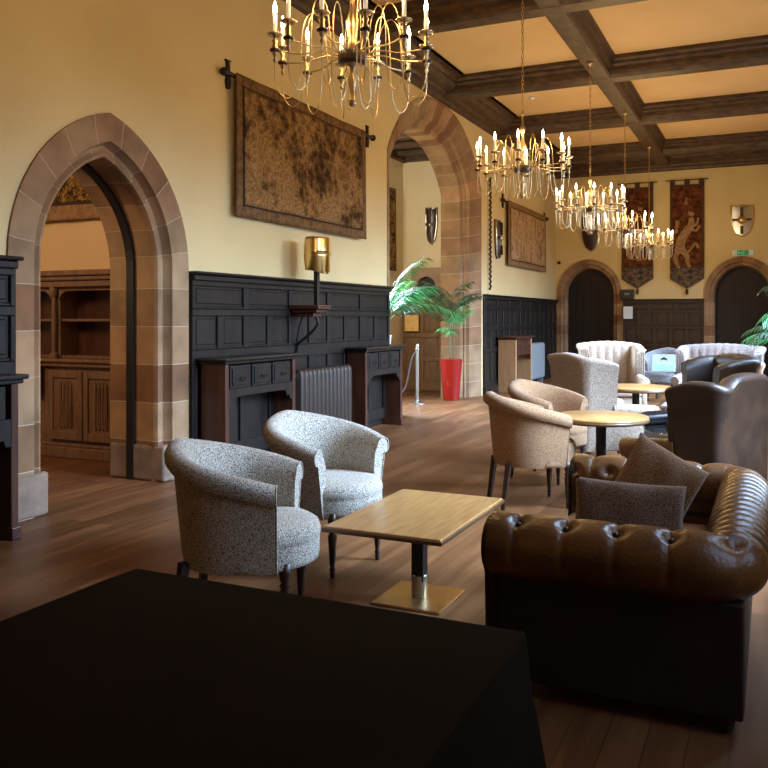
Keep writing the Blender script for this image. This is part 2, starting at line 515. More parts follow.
def arch_path(yc, a, zs, za, th0, off, n=14, zbase=0.0, nj=6):
    l, r_ = arch_pts(yc, a, zs, za, th0, off, n)
    z0 = l[0][1]
    jl = [(l[0][0], zbase + (z0 - zbase) * k / nj) for k in range(nj)]
    jr = [(r_[-1][0], zbase + (z0 - zbase) * k / nj) for k in reversed(range(nj))]
    return jl + l + r_ + jr

def arch_mesh(bm, yc, a, zs, za, th0, prof, mapf, n=14, uvs=1.0, mi=0):
    """prof: list of (inset, depth). mapf(s, d, z) -> world"""
    paths = [arch_path(yc, a, zs, za, th0, o, n) for o, d in prof]
    ref = paths[0]
    ss = [0]
    for p, q in zip(ref, ref[1:]): ss.append(ss[-1] + math.hypot(q[0] - p[0], q[1] - p[1]))
    pv = [0]
    for p, q in zip(prof, prof[1:]): pv.append(pv[-1] + math.hypot(q[0] - p[0], q[1] - p[1]))
    grid(bm, len(prof), len(ref), lambda i, j: mapf(paths[i][j][0], prof[i][1], paths[i][j][1]), mi,
         uvfn=lambda i, j: (ss[j] * uvs, pv[i]))

def wall_with_arches(bm, s0, s1, ztop, arches, mapf, d=0.0):
    """arches: list of (yc,a,zs,za,th0) sorted; leaves the holes open"""
    cur = s0
    def quad(pts):
        bm.faces.new([bm.verts.new(mapf(s, d, z)) for s, z in pts])
    for (yc, a, zs, za, th0) in arches:
        quad([(cur, 0), (yc - a, 0), (yc - a, ztop), (cur, ztop)])
        P = arch_path(yc, a, zs, za, th0, 0)
        for p, q in zip(P, P[1:]):
            if abs(p[0] - q[0]) > 1e-5:
                quad([p, q, (q[0], ztop), (p[0], ztop)])
        cur = yc + a
    quad([(cur, 0), (s1, 0), (s1, ztop), (cur, ztop)])

mapL = lambda s, d, z: Vector((XL + d, s, z))          # left wall, d into the room
mapB = lambda s, d, z: Vector((s, YB - d, z))          # back wall

A1 = (5.315, 1.025, 2.0, 3.31, 0.0)
A2 = (12.97, 2.13, 4.05, 5.25, R(28))
DL = (-4.34, 0.84, 2.15, 3.05, 0.0)
DR = (-0.66, 0.86, 2.10, 3.02, R(0))
THK = 0.65

bm = NB(); box(bm, -12, XR + 0.1, YR - 0.1, YB + 1, -0.1, 0)
struct('floor', bm, 'floor')
bm = NB()
wall_with_arches(bm, YR, YB, ZC, [A1, A2], mapL)
wall_with_arches(bm, YR, YB, ZC, [(A1[0], A1[1], A1[2], A1[3], A1[4]), A2], mapL, -THK)
struct('wall_left', bm, 'plaster')
bm = NB()
wall_with_arches(bm, XL, XR, ZC, [DL, DR], mapB)
struct('wall_back', bm, 'plaster')
bm = NB(); box(bm, XL, XR, YR - 0.1, YR, 0, ZC)
struct('wall_rear', bm, 'plaster')
# right wall with window openings, reveals, stone mullions
bm = NB()
ys = [YR] + [v for p in WIN for v in p] + [YB]
for i in range(0, len(ys), 2): box(bm, XR, XR + 0.4, ys[i], ys[i + 1], 0, ZC)
for (y0, y1) in WIN:
    box(bm, XR, XR + 0.4, y0, y1, 0, WINZ[0]); box(bm, XR, XR + 0.4, y0, y1, WINZ[1], ZC)
struct('wall_right', bm, 'plaster')
for k, (y0, y1) in enumerate(WIN):
    bm = NB()
    for t in range(4):
        y = y0 + (y1 - y0) * t / 3
        box(bm, XR + .12, XR + .24, y - .05, y + .05, WINZ[0], WINZ[1], .02)
    for z in (WINZ[0] + .04, 2.5, WINZ[1] - .04): box(bm, XR + .13, XR + .23, y0, y1, z - .04, z + .04)
    struct('window_%d' % (k + 1), bm, 'stone_plain')
bm = NB(); box(bm, XL - .02, XR + .5, YR, YB, ZC, ZC + 0.1)
struct('ceiling', bm, 'ceiling')

# ceiling timbers ------------------------------------------------------
def beam_x(name, yfar, wd=0.34, x0=XL, x1=XR, zb=ZB):
    yc = yfar - wd / 2
    bm = NB()
    h = wd / 2
    prof = [(-h - .10, ZC), (-h - .10, ZC - .06), (-h - .06, ZC - .09), (-h - .06, ZC - .13), (-h - .02, ZC - .16), (-h - .02, ZC - .22),
            (-h, zb + .04), (-h + .04, zb), (h - .04, zb), (h, zb + .04), (h + .02, ZC - .22), (h + .02, ZC - .16), (h + .06, ZC - .13),
            (h + .06, ZC - .09), (h + .10, ZC - .06), (h + .10, ZC)]
    prism(bm, [(yc + p, q) for p, q in prof], 0, x0, x1)
    return struct(name, bm, 'beam')
n = 1
for yf in (0.2, 3.45, 6.70, 9.95, 13.2, 16.35, 19.75):
    beam_x('trim_%d' % n, yf); n += 1
def run_y(name, prof, y0, y1, m='beam'):
    bm = NB(); prism(bm, prof, 1, y0, y1)
    return struct(name, bm, m)
LBX = -2.45
h = .15
lp = [(-h - .08, ZC), (-h - .08, ZC - .05), (-h - .04, ZC - .10), (-h - .04, ZC - .16), (-h, ZC - .22), (-h, ZB + .03), (-h + .03, ZB + .005),
      (h - .03, ZB + .005), (h, ZB + .03), (h, ZC - .22), (h + .04, ZC - .16), (h + .04, ZC - .10), (h + .08, ZC - .05), (h + .08, ZC)]
run_y('trim_%d' % n, [(LBX + p, q) for p, q in lp], YR, YB); n += 1
cp = [(0, ZC), (.52, ZC), (.52, ZC - .05), (.46, ZC - .08), (.46, ZC - .12), (.40, ZC - .14), (.36, ZC - .20), (.36, ZC - .24), (.28, ZB + .02), (.22, ZB),
      (.16, ZB), (.14, ZB - .04), (.07, ZB - .07), (.05, ZB - .12), (0, ZB - .14)]
run_y('trim_%d' % n, [(XL + p, q + .09) if q < ZC else (XL + p, q) for p, q in cp], YR, YB); n += 1
run_y('trim_%d' % n, [(XR - p, q) for p, q in cp], YR, YB); n += 1
bm = NB(); prism(bm, [(YB - p, q + (.03 if q < ZC else 0)) for p, q in cp], 0, XL, XR)
struct('trim_%d' % n, bm, 'beam'); n += 1

# arch stonework --------------------------------------------------------
bm = NB()
arch_mesh(bm, *A1, [(0, 0), (0, .02), (.235, .02), (.245, -.03), (.265, -.07), (.30, -.07), (.33, -.04), (.355, -.05), (.37, -.10), (.355, -.15), (.345, -.2), (.345, -THK), (0, -THK)], mapL, uvs=1.0)
struct('trim_%d' % n, bm, 'stone', smooth=True, autosmooth=35); n += 1
bm = NB()   # dark timber rebate strip inside the first arch
arch_mesh(bm, *A1, [(.345, -.335), (.375, -.335), (.375, -.42), (.345, -.42)], mapL)
struct('trim_%d' % n, bm, 'black_paint'); n += 1
for s in (-1, 1):      # plinth blocks
    bm = NB()
    yo = A1[0] + s * A1[1]; yi = A1[0] + s * (A1[1] - .37)
    box(bm, XL - THK + .01, XL + .035, min(yo, yi), max(yo, yi), 0, .34, .03, 3)
    struct('trim_%d' % n, bm, 'stone_low'); n += 1
bm = NB()
arch_mesh(bm, *A2, [(0, 0), (0, .01), (.05, .01), (.10, -.03), (.34, -.12), (.36, -.18), (.40, -.20), (.40, -.23), (.48, -.26), (.50, -.30), (.50, -THK), (0, -THK)], mapL, n=18, uvs=1.0)
struct('trim_%d' % n, bm, 'stone', smooth=True, autosmooth=35); n += 1
for i, D in enumerate((DL, DR)):
    bm = NB()
    arch_mesh(bm, *D, [(0, 0), (0, .03), (.12, .03), (.16, -.02), (.2, -.02), (.24, -.10), (.24, -.45)], mapB)
    struct('trim_%d' % n, bm, 'stone_small', smooth=True, autosmooth=35); n += 1
    bm = NB()
    P = arch_path(D[0], D[1] - .20, D[2], D[3] - .24, D[4], 0)
    prism(bm, P, 1, YB + .26, YB + .32)
    d = setp(obj('door_%d' % (i + 1), bm, 'door_dark'), kind='structure')
    for k in range(7):
        x = D[0] - D[1] + .28 + k * (2 * D[1] - .56) / 6
        zt = D[2] + (D[3] - D[2] - .45) * (1 - ((x - D[0]) / D[1]) ** 2) - .05
        bm = NB(); box(bm, x - .012, x + .012, YB + .245, YB + .27, .05, zt)
        obj('batten', bm, 'door_dark', d)
    bm = NB(); lathe(bm, [(.001, 0), (.03, .005), (.03, .02), (.012, .03), (.012, .05)], 12)
    bmesh.ops.rotate(bm, verts=bm.verts[:], matrix=Matrix.Rotation(PI / 2, 3, 'X'))
    obj('door_knob', bm, 'steel', d, True, (D[0] + .48, YB + .25, 1.35))

# passage beyond second arch and side room beyond first arch ------------------
PX, PY = -7.2, 15.75
bm = NB(); box(bm, -12, XL - THK, PY, PY + .1, 0, 5.3)
struct('wall_passage_end', bm, 'plaster_cream')
bm = NB(); box(bm, PX - .1, PX, 9.2, PY, 0, 5.3)
struct('wall_passage_side', bm, 'plaster_cream')
bm = NB(); box(bm, -12, XL - THK + .02, 9.2, PY + .1, 5.0, 5.1)
struct('ceiling_passage', bm, 'beam')
bm = NB()
for k in range(9): box(bm, PX, XL - THK, 9.6 + k * .7, 9.8 + k * .7, 4.90, 5.0, .02)
box(bm, PX, PX + .12, 9.2, PY, 4.84, 5.0); box(bm, PX, XL - THK, PY - .12, PY, 4.84, 5.0)
box(bm, PX - .1, XL - THK, 9.1, 9.2, 0, 5.1)
struct('trim_%d' % n, bm, 'beam'); n += 1
SY = 6.95
bm = NB(); box(bm, -12, XL - THK, SY, SY + .1, 0, 4.3)
struct('wall_side_room_end', bm, 'plaster_tan')
bm = NB(); box(bm, -10.1, -10, 1.5, SY, 0, 4.3)
struct('wall_side_room_far', bm, 'plaster_tan')
bm = NB(); box(bm, -10, XL - THK, 1.4, 1.5, 0, 4.3)
struct('wall_side_room_rear', bm, 'plaster_tan')
bm = NB(); box(bm, -10.1, XL - THK + .02, 1.4, SY + .1, 4.2, 4.3)
struct('ceiling_side_room', bm, 'plaster_tan')

bm = NB()
for k in range(3): box(bm, PX, PX + .06, 11.4 + .8 * k - .04, 11.4 + .8 * k + .04, 2.0, 3.4, .01)
for z in (2.0, 2.7, 3.4): box(bm, PX, PX + .06, 11.36, 13.04, z - .04, z + .04, .01)
struct('window_7', bm, 'stone_plain')  # made-up frame, out of view, set around the added passage lamp

# ------------------------------------------------------------ panelling
def mapbox(bm, mp, s0, s1, d0, d1, z0, z1, bevel=0, mi=0):
    a = mp(s0, d0, z0); b = mp(s1, d1, z1)
    box(bm, min(a.x, b.x), max(a.x, b.x), min(a.y, b.y), max(a.y, b.y), min(a.z, b.z), max(a.z, b.z), bevel, 1, mi)

def panelling(name, mp, s0, s1, rows, top, m, d=.05):
    """rows: list of (z0, z1, ncols)"""
    bm = NB()
    mapbox(bm, mp, s0, s1, 0, d - .025, 0, top)
    zs = sorted(set([z for r_ in rows for z in r_[:2]]))
    prev = 0
    rails = []
    for z0, z1, nc in rows:
        rails.append((prev, z0)); prev = z1
    rails.append((prev, top))
    for a, b in rails: mapbox(bm, mp, s0, s1, d - .025, d, a, b, .006)
    for z0, z1, nc in rows:
        wd = (s1 - s0) / nc
        st = min(.05, wd * .12)
        for k in range(nc + 1):
            c = s0 + k * wd
            mapbox(bm, mp, max(s0, c - st), min(s1, c + st), d - .025, d, z0, z1, .006)
        for k in range(nc):      # sill slope + bead of each panel
            mapbox(bm, mp, s0 + k * wd + st, s0 + (k + 1) * wd - st, d - .025, d - .004, z0, z0 + .028, .008)
            mapbox(bm, mp, s0 + k * wd + st + .025, s0 + (k + 1) * wd - st - .025, d - .03, d - .016, z0 + .05, z1 - .025, .008)
    mapbox(bm, mp, s0, s1, d - .02, d + .03, top - .09, top - .03, .01)
    mapbox(bm, mp, s0 - .02, s1 + .02, 0, d + .07, top - .03, top, .012)
    mapbox(bm, mp, s0, s1, d - .01, d + .03, 0, .16, .012)
    return struct(name, bm, m)
rowsA = [(.22, 1.08, 10), (1.22, 1.56, 10), (1.63, 1.86, 5)]
panelling('trim_%d' % n, mapL, 6.36, 10.84, rowsA, 2.0, 'dark_oak'); n += 1
panelling('trim_%d' % n, mapL, 1.0, 4.34, [(.22, 1.08, 7), (1.22, 1.56, 7), (1.63, 1.86, 4)], 2.0, 'dark_oak'); n += 1
panelling('trim_%d' % n, mapL, 15.2, 21.02, [(.22, .85, 14), (.92, 1.28, 14), (1.36, 1.7, 14), (1.75, 1.92, 7)], 2.0, 'dark_oak'); n += 1
panelling('trim_%d' % n, mapB, -3.47, -1.53, [(.22, .8, 5), (.88, 1.25, 5), (1.32, 1.65, 5), (1.72, 1.88, 3)], 2.0, 'dark_oak_back'); n += 1
mapP = lambda s, d, z: Vector((s, PY - d, z))
panelling('trim_%d' % n, mapP, PX + .01, XL - THK, [(.2, .62, 3), (.72, 1.12, 3), (1.22, 1.72, 3)], 1.95, 'oak_brown'); n += 1

# ------------------------------------------------------------ drawer desks along the wall
def drawer_desk(label, y0, y1, depth, m_end='mahogany', m_body='dark_oak', ht=1.15):
    t = empty('drawer_desk', label, 'desk', (XL + .075, (y0 + y1) / 2, 0), 0, None)
    W = (y1 - y0) / 2
    for s in (-1, 1):
        bm = NB(); a, b = sorted((s * W, s * (W - .06)))
        box(bm, 0, depth, a, b, 0, ht - .05, .008)
        box(bm, -.0, depth + .02, a - .01, b + .01, 0, .09, .008)
        obj('end_panel', bm, m_end, t)
    bm = NB(); box(bm, 0, depth + .05, -W - .05, W + .05, ht - .035, ht, .012)
    box(bm, 0, depth + .025, -W - .025, W + .025, ht - .065, ht - .035, .01)
    obj('desk_top', bm, m_body, t)
    z0 = ht - .31
    for k in range(3):
        a = -W + .08 + k * (2 * W - .16) / 3
        b = -W + .08 + (k + 1) * (2 * W - .16) / 3
        bm = NB(); box(bm, .03, depth - .01, a + .015, b - .015, z0, ht - .08, .008)
        box(bm, depth - .02, depth + .002, a + .04, b - .04, z0 + .03, ht - .11, .006)
        dr = obj('drawer', bm, m_body, t)
        bm = NB()
        tube(bm, spline([(depth + .004, (a + b) / 2 - .035, z0 + .11), (depth + .03, (a + b) / 2 - .03, z0 + .085), (depth + .03, (a + b) / 2 + .03, z0 + .085), (depth + .004, (a + b) / 2 + .035, z0 + .11)], 4), .006, 6)
        lathe(bm, [(.001, 0), (.014, .003), (.014, .012), (.004, .016)], 8, depth, (a + b) / 2, z0 + .1)
        obj('handle', bm, 'iron', dr)
    bm = NB()      # shaped apron
    pts = [(-W + .06, z0), (W - .06, z0), (W - .06, z0 - .19), (W - .10, z0 - .19), (W - .12, z0 - .14), (W - .17, z0 - .15), (W - .19, z0 - .09), (W - .28, z0 - .08),
           (-W + .28, z0 - .08), (-W + .19, z0 - .09), (-W + .17, z0 - .15), (-W + .12, z0 - .14), (-W + .10, z0 - .19), (-W + .06, z0 - .19)]
    prism(bm, pts, 0, depth - .03, depth - .005)
    obj('apron', bm, m_body, t)
    bm = NB(); box(bm, 0, .02, -W + .06, W - .06, .1, z0)
    for k in range(3):
        c = -W + .1 + k * (2 * W - .2) / 2
        box(bm, .02, .045, c - .04, c + .04, .1, z0)
    box(bm, .02, .05, -W + .06, W - .06, .1, .25)
    obj('back_panel', bm, m_body, t)
    return t
drawer_desk('dark oak desk with three small drawers between first stone arch and radiator', 6.45, 7.72, .30)
drawer_desk('dark oak desk with three small drawers between radiator and wide arch', 9.46, 10.62, .28)
drawer_desk('dark desk end at the left edge of the photo before the doorway arch', 2.8, 4.06, .33)
drawer_desk('small desk with pale tan end panel beside the grey radiator at the far end', 15.95, 17.15, .38, 'oak_light', 'mahogany')

def radiator(y0, y1, z1, m, label, sections):
    t = empty('radiator', label, 'radiator', (XL + .20, (y0 + y1) / 2, 0))
    W = (y1 - y0)
    for k in range(sections):
        bm = NB()
        y = -W / 2 + (k + .5) * W / sections
        r_ = W / sections * .46
        pts = [(-.09, .12 + .04), (-.07, .12), (.07, .12), (.09, .16), (.09, z1 - .05), (.06, z1), (-.06, z1), (-.09, z1 - .05)]
        prism(bm, pts, 1, y - r_, y + r_)
        bmesh.ops.bevel(bm, geom=bm.edges[:], offset=r_ * .45, segments=2, affect='EDGES', profile=.5)
        obj('column_section', bm, m, t, True, autosmooth=50)
    for s in (-1, 1):
        bm = NB(); box(bm, -.06, .06, s * (W / 2 - .1) - .02, s * (W / 2 - .1) + .02, 0, .14)
        obj('foot', bm, m, t)
    bm = NB(); lathe(bm, [(.018, 0), (.018, .06), (.03, .07), (.03, .12), (.015, .13)], 10, 0, -W / 2 - .04, z1 - .16)
    tube(bm, [(0, -W / 2 - .04, 0), (0, -W / 2 - .04, z1 - .14)], .012)
    obj('valve', bm, 'steel', t, True)
    return t
radiator(7.98, 9.22, .94, 'radiator', 'dark brown cast iron column radiator between two drawer desks', 13)
radiator(17.6, 18.9, .95, 'radiator_grey', 'pale grey panel radiator at far end of left wall', 16)

# ------------------------------------------------------------ side room dresser
def dresser():
    x0, x1, yf = -8.2, -5.9, 6.60
    t = empty('dresser', 'carved oak dresser with open shelves seen through doorway arch', 'cabinet', ((x0 + x1) / 2, yf, 0))
    X0, X1 = x0 - (x0 + x1) / 2, x1 - (x0 + x1) / 2
    D = .33
    bm = NB(); box(bm, X0, X1, .03, D, .1, 1.02); box(bm, X0 - .0, X1, -.02, D, 0, .12, .01); box(bm, X0, X1, .005, D, .12, .16, .01)
    obj('base_cabinet', bm, 'oak_mid', t)
    bm = NB(); box(bm, X0 - .02, X1, -.05, D, 1.05, 1.09, .012); box(bm, X0, X1, -.02, D, 1.0, 1.05, .012)
    obj('counter', bm, 'oak_mid', t)
    nd = 5
    # door bays; stiles at world x -7.4, -6.95 ... measured
    doors = [(-1.12, -.66), (-.30, .20), (.215, .715), (.73, 1.14)]
    # world centre x = -7.05 ; the pair seen through the arch is at world -6.95..-6.2
    for a, b in doors:
        bm = NB()
        box(bm, a, b, 0, .04, .2, .96, .006)
        for fr in ((a, a + .07, .2, .96), (b - .07, b, .2, .96), (a + .072, b - .072, .2, .29), (a + .072, b - .072, .88, .96)):
            box(bm, fr[0], fr[1], -.02, .01, fr[2], fr[3], .006)
        dr = obj('door', bm, 'oak_mid', t)
        bm = NB()
        m_ = (a + b) / 2
        for q in (-1.5, -.5, .5, 1.5):       # linenfold ribs
            c = m_ + q * .05
            pts = [(c - .022, .35), (c, .33), (c + .022, .35), (c + .018, .80), (c, .84), (c - .018, .80)]
            prism(bm, pts, 1, -.016, 0.002)
            box(bm, c - .006, c + .006, -.024, 0, .36, .80, .003)
        obj('linenfold_panel', bm, 'oak_mid', dr)
        bm = NB(); lathe(bm, [(.001, 0), (.012, .004), (.014, .014), (.005, .02)], 8, b - .035, -.022, .57)
        obj('knob', bm, 'brass', dr)
    # upper shelves
    bm = NB(); box(bm, X0, X1, D - .03, D, 1.05, 1.95)
    obj('back_board', bm, 'mahogany', t)
    for z in (1.09, 1.50):
        bm = NB(); box(bm, X0, X1, .08, D - .02, z, z + .03, .006); obj('shelf', bm, 'oak_mid', t)
    for c in (X0 + .05, -.25, 1.09):
        bm = NB(); box(bm, c - .05, c + .05, .06, D, 1.09, 1.9)
        lathe(bm, [(.045, 0), (.045, .05), (.025, .07), (.03, .4), (.022, .68), (.04, .70), (.05, .76), (.05, .80)], 12, c, .02, 1.09)
        obj('column', bm, 'oak_mid', t, True, autosmooth=40)
    for a, b in ((X0 + .1, -.31), (-.19, 1.04)):
        bm = NB()
        prism(bm, [(a, 1.9), (a, 1.74), (a + .03, 1.80), (a + .10, 1.84), (b - .10, 1.84), (b - .03, 1.80), (b, 1.74), (b, 1.9)], 1, .03, .07)
        obj('shelf_arch', bm, 'oak_mid', t)
    bm = NB(); box(bm, X0, X1, -.03, D, 1.88, 1.95, .01); box(bm, X0, X1, -.06, D, 1.95, 2.0, .012); box(bm, X0, X1, -.09, D, 2.0, 2.06, .012)
    obj('cornice', bm, 'oak_mid', t)
    bm = NB()
    prism(bm, [(-.1, 1.05), (.0, 1.05), (.0, .72), (-.03, .66), (-.05, .8), (-.09, .92)], 0, -.45 - .05, -.45 + .05)
    obj('bracket', bm, 'mahogany', t)
dresser()
DUMMY = 0

# ------------------------------------------------------------ tapestries
def tapestry(label, mp, s0, s1, z0, z1, mf, mb, bw=.13, d=.088, wav=.012, line=True, zdrop=0):
    sc, zc = (s0 + s1) / 2, z0
    t = empty('tapestry', label, 'tapestry', mp(sc, 0, z0))
    base = mp(sc, 0, z0)
    nu, nv = 60, 30
    W, H = s1 - s0, z1 - z0
    def pt(u, v, dd=0):
        s = s0 + u * W; z = z0 + v * H
        off = d + dd + wav * math.sin(u * 21 + 1.5 * v) * (1 - v * .7) + wav * .6 * math.sin(u * 9 + 4)
        return mp(s, off, z) - base
    bu, bv = bw / W, bw / H
    def rect(name, u0, u1, v0, v1, m, dd, parent):
        bm = NB()
        NU, NV = max(2, int(nu * (u1 - u0)) + 2), max(2, int(nv * (v1 - v0)) + 2)
        grid(bm, NU, NV, lambda i, j: pt(u0 + (u1 - u0) * i / (NU - 1), v0 + (v1 - v0) * j / (NV - 1), dd))
        o = obj(name, bm, m, parent, True)
        md = o.modifiers.new('s', 'SOLIDIFY'); md.thickness = .004
        return o
    rect('border', 0, 1, 0, 1, mb, 0, t)
    if line: rect('inner_line', bu * .85, 1 - bu * .85, bv * .85, 1 - bv * .85, 'tap_line', .006, t)
    rect('woven_field', bu, 1 - bu, bv, 1 - bv, mf, .012, t)
    return t

def hanging_rod(label, mp, s0, s1, z, r_=.022, d=.075, finial=.05, bracket=True, fin=None):
    base = mp((s0 + s1) / 2, 0, z)
    t = empty('tapestry_rod', label, 'curtain rod', base)
    bm = NB(); tube(bm, [mp(s0, d, z + .02) - base, mp(s1, d, z + .02) - base], r_, 10)
    obj('rod', bm, 'iron', t, True, autosmooth=40)
    for s in (s0, s1):
        bm = NB()
        bmesh.ops.create_uvsphere(bm, u_segments=12, v_segments=8, radius=finial)
        obj('finial', bm, 'iron', t, True, tuple(mp(s, d, z + .02) - base))
        if bracket:
            e = 1 if s == s0 else -1
            bm = NB()
            c = s + e * .11
            pts = [(c - .02, z - .13), (c + .02, z - .13), (c + .035, z - .05), (c + .02, z + .0), (c + .02, z + .15), (c + .05, z + .17), (c - .05, z + .17), (c - .02, z + .15), (c - .02, z), (c - .035, z - .05)]
            A = [bm.verts.new(mp(p, 0.0, q) - base) for p, q in pts]
            B = [bm.verts.new(mp(p, .03, q) - base) for p, q in pts]
            bm.faces.new(A); bm.faces.new(B[::-1])
            for i in range(len(A)): bm.faces.new((A[i], B[i], B[(i + 1) % len(A)], A[(i + 1) % len(A)]))
            obj('bracket', bm, 'iron', t)
    return t
hanging_rod('black iron rod with ball finials holding the large verdure tapestry', mapL, 6.86, 10.28, 4.07, .022, .05, .045)
tapestry('large brown woven tapestry of trees hung between the two arches', mapL, 7.02, 9.98, 2.62, 4.12, 'verdure', 'tap_border')
hanging_rod('black iron rod with ball finials holding the small pale tapestry', mapL, 16.35, 20.0, 3.99, .022, .05, .048)
tapestry('smaller pale brown figured tapestry near the far corner of left wall', mapL, 16.65, 19.75, 2.66, 4.05, 'pale_tapestry', 'pale_border', .14)
mapS = lambda s, d, z: Vector((s, SY - d, z))
tapestry('dark gold bordered tapestry above dresser in side room', mapS, -8.6, -6.68, 2.66, 3.75, 'dark_tapestry', 'pale_border', .2)
mapQ = lambda s, d, z: Vector((PX + d, s, z))
tapestry('narrow dark hanging on passage wall seen edge on through wide arch', mapQ, 14.3, 15.2, 2.5, 4.2, 'dark_tapestry', 'tap_border', .08)

# banners on the back wall -------------------------------------------------
def banner(xc, w_, z0, z1, label, kind):
    t = empty('banner', label, 'banner', (xc, YB, z1))
    H = z1 - z0
    h_ = w_ / 2
    zf = -(H - .52)
    Y = -.05
    bm = NB(); prism(bm, [(-h_, -.10), (h_, -.10), (h_, zf), (-h_, zf)], 1, Y - .004, Y)
    obj('woven_field', bm, 'banner_red', t)
    bm = NB(); prism(bm, [(-h_, zf), (h_, zf), (h_, zf - .27), (0, -H), (-h_, zf - .27)], 1, Y - .004, Y)
    obj('pointed_foot', bm, 'banner_blue', t)
    bm = NB()
    for s in (-1, 1): box(bm, s * (h_ - .03) - .02, s * (h_ - .03) + .02, Y - .008, Y - .003, zf, -.10)
    box(bm, -h_, h_, Y - .008, Y - .003, -.14, -.10); box(bm, -h_, h_, Y - .008, Y - .003, zf - .02, zf + .02)
    for s in (-1, 1): tube(bm, [(s * h_, Y - .004, zf - .27), (0, Y - .004, -H)], .012, 6)
    obj('edging', bm, 'banner_trim', t)
    for k in (-1, 0, 1):
        bm = NB(); c = k * (h_ - .06); box(bm, c - .06, c + .06, Y - .03, Y + .02, -.11, .03, .01)
        obj('hanging_tab', bm, 'banner_trim', t)
    bm = NB(); tube(bm, [(-h_ - .1, Y, .01), (h_ + .1, Y, .01)], .012, 8)
    obj('rod', bm, 'iron', t)
    bm = NB(); lathe(bm, [(.005, .0), (.03, -.03), (.035, -.06), (.03, -.15), (.001, -.16)], 8, 0, Y, -H)
    obj('tassel', bm, 'banner_trim', t)
    # plain pale woven motif
    yy0 = [Y - .007]
    def blob(pts, r_):
        bm = NB(); yy0[0] -= .0008; yy = yy0[0]
        ps = spline([(p[0], yy, p[1]) for p in pts], 5)
        n_ = len(ps)
        rad = [r_[0] + (r_[1] - r_[0]) * i / (n_ - 1) for i in range(n_)]
        A = []; B = []
        for i, p in enumerate(ps):
            d_ = (ps[min(i + 1, n_ - 1)] - ps[max(0, i - 1)]).normalized()
            nn = Vector((-d_.z, 0, d_.x))
            A.append(bm.verts.new(p + nn * rad[i])); B.append(bm.verts.new(p - nn * rad[i]))
        for i in range(n_ - 1): bm.faces.new((A[i], A[i + 1], B[i + 1], B[i]))
        obj('woven_motif', bm, 'banner_beast', t)
    if kind == 0:      # rearing pale beast
        blob([(-.17, -1.78), (-.14, -1.5), (-.02, -1.28), (.10, -1.12)], (.12, .085))
        blob([(.08, -1.16), (.11, -1.02), (.09, -.92)], (.08, .055))
        blob([(.05, -.86), (.10, -.82), (.17, -.86)], (.065, .03))
        blob([(.06, -.83), (.04, -.74)], (.03, .008))
        blob([(.10, -1.12), (.22, -1.10), (.27, -.93)], (.04, .022))
        blob([(.08, -1.20), (.22, -1.24), (.30, -1.12)], (.04, .022))
        blob([(-.20, -1.74), (-.27, -1.9), (-.21, -2.12), (-.15, -2.13)], (.07, .022))
        blob([(-.10, -1.72), (.0, -1.88), (.04, -2.1), (.10, -2.12)], (.08, .022))
        blob([(-.06, -1.85), (.08, -1.72), (.20, -1.56), (.27, -1.68)], (.022, .03))
        blob([(.0, -.42), (-.03, -.6)], (.01, .04))
        blob([(-.22, -.98), (-.25, -1.3)], (.05, .03))
    else:
        blob([(.02, -.62), (.12, -.66)], (.03, .05))
        blob([(-.2, -1.15), (-.22, -1.5), (-.15, -1.9)], (.08, .05))
        blob([(.1, -1.2), (.0, -1.6), (.05, -1.95)], (.10, .06))
        blob([(.24, -1.0), (.25, -1.4)], (.05, .04))
    return t
banner(-3.11, .78, 2.28, 4.92, 'red and brown pointed banner behind the chandeliers, nearer the left door', 1)
banner(-1.92, .80, 2.26, 4.92, 'red and brown pointed banner with a pale rearing beast', 0)

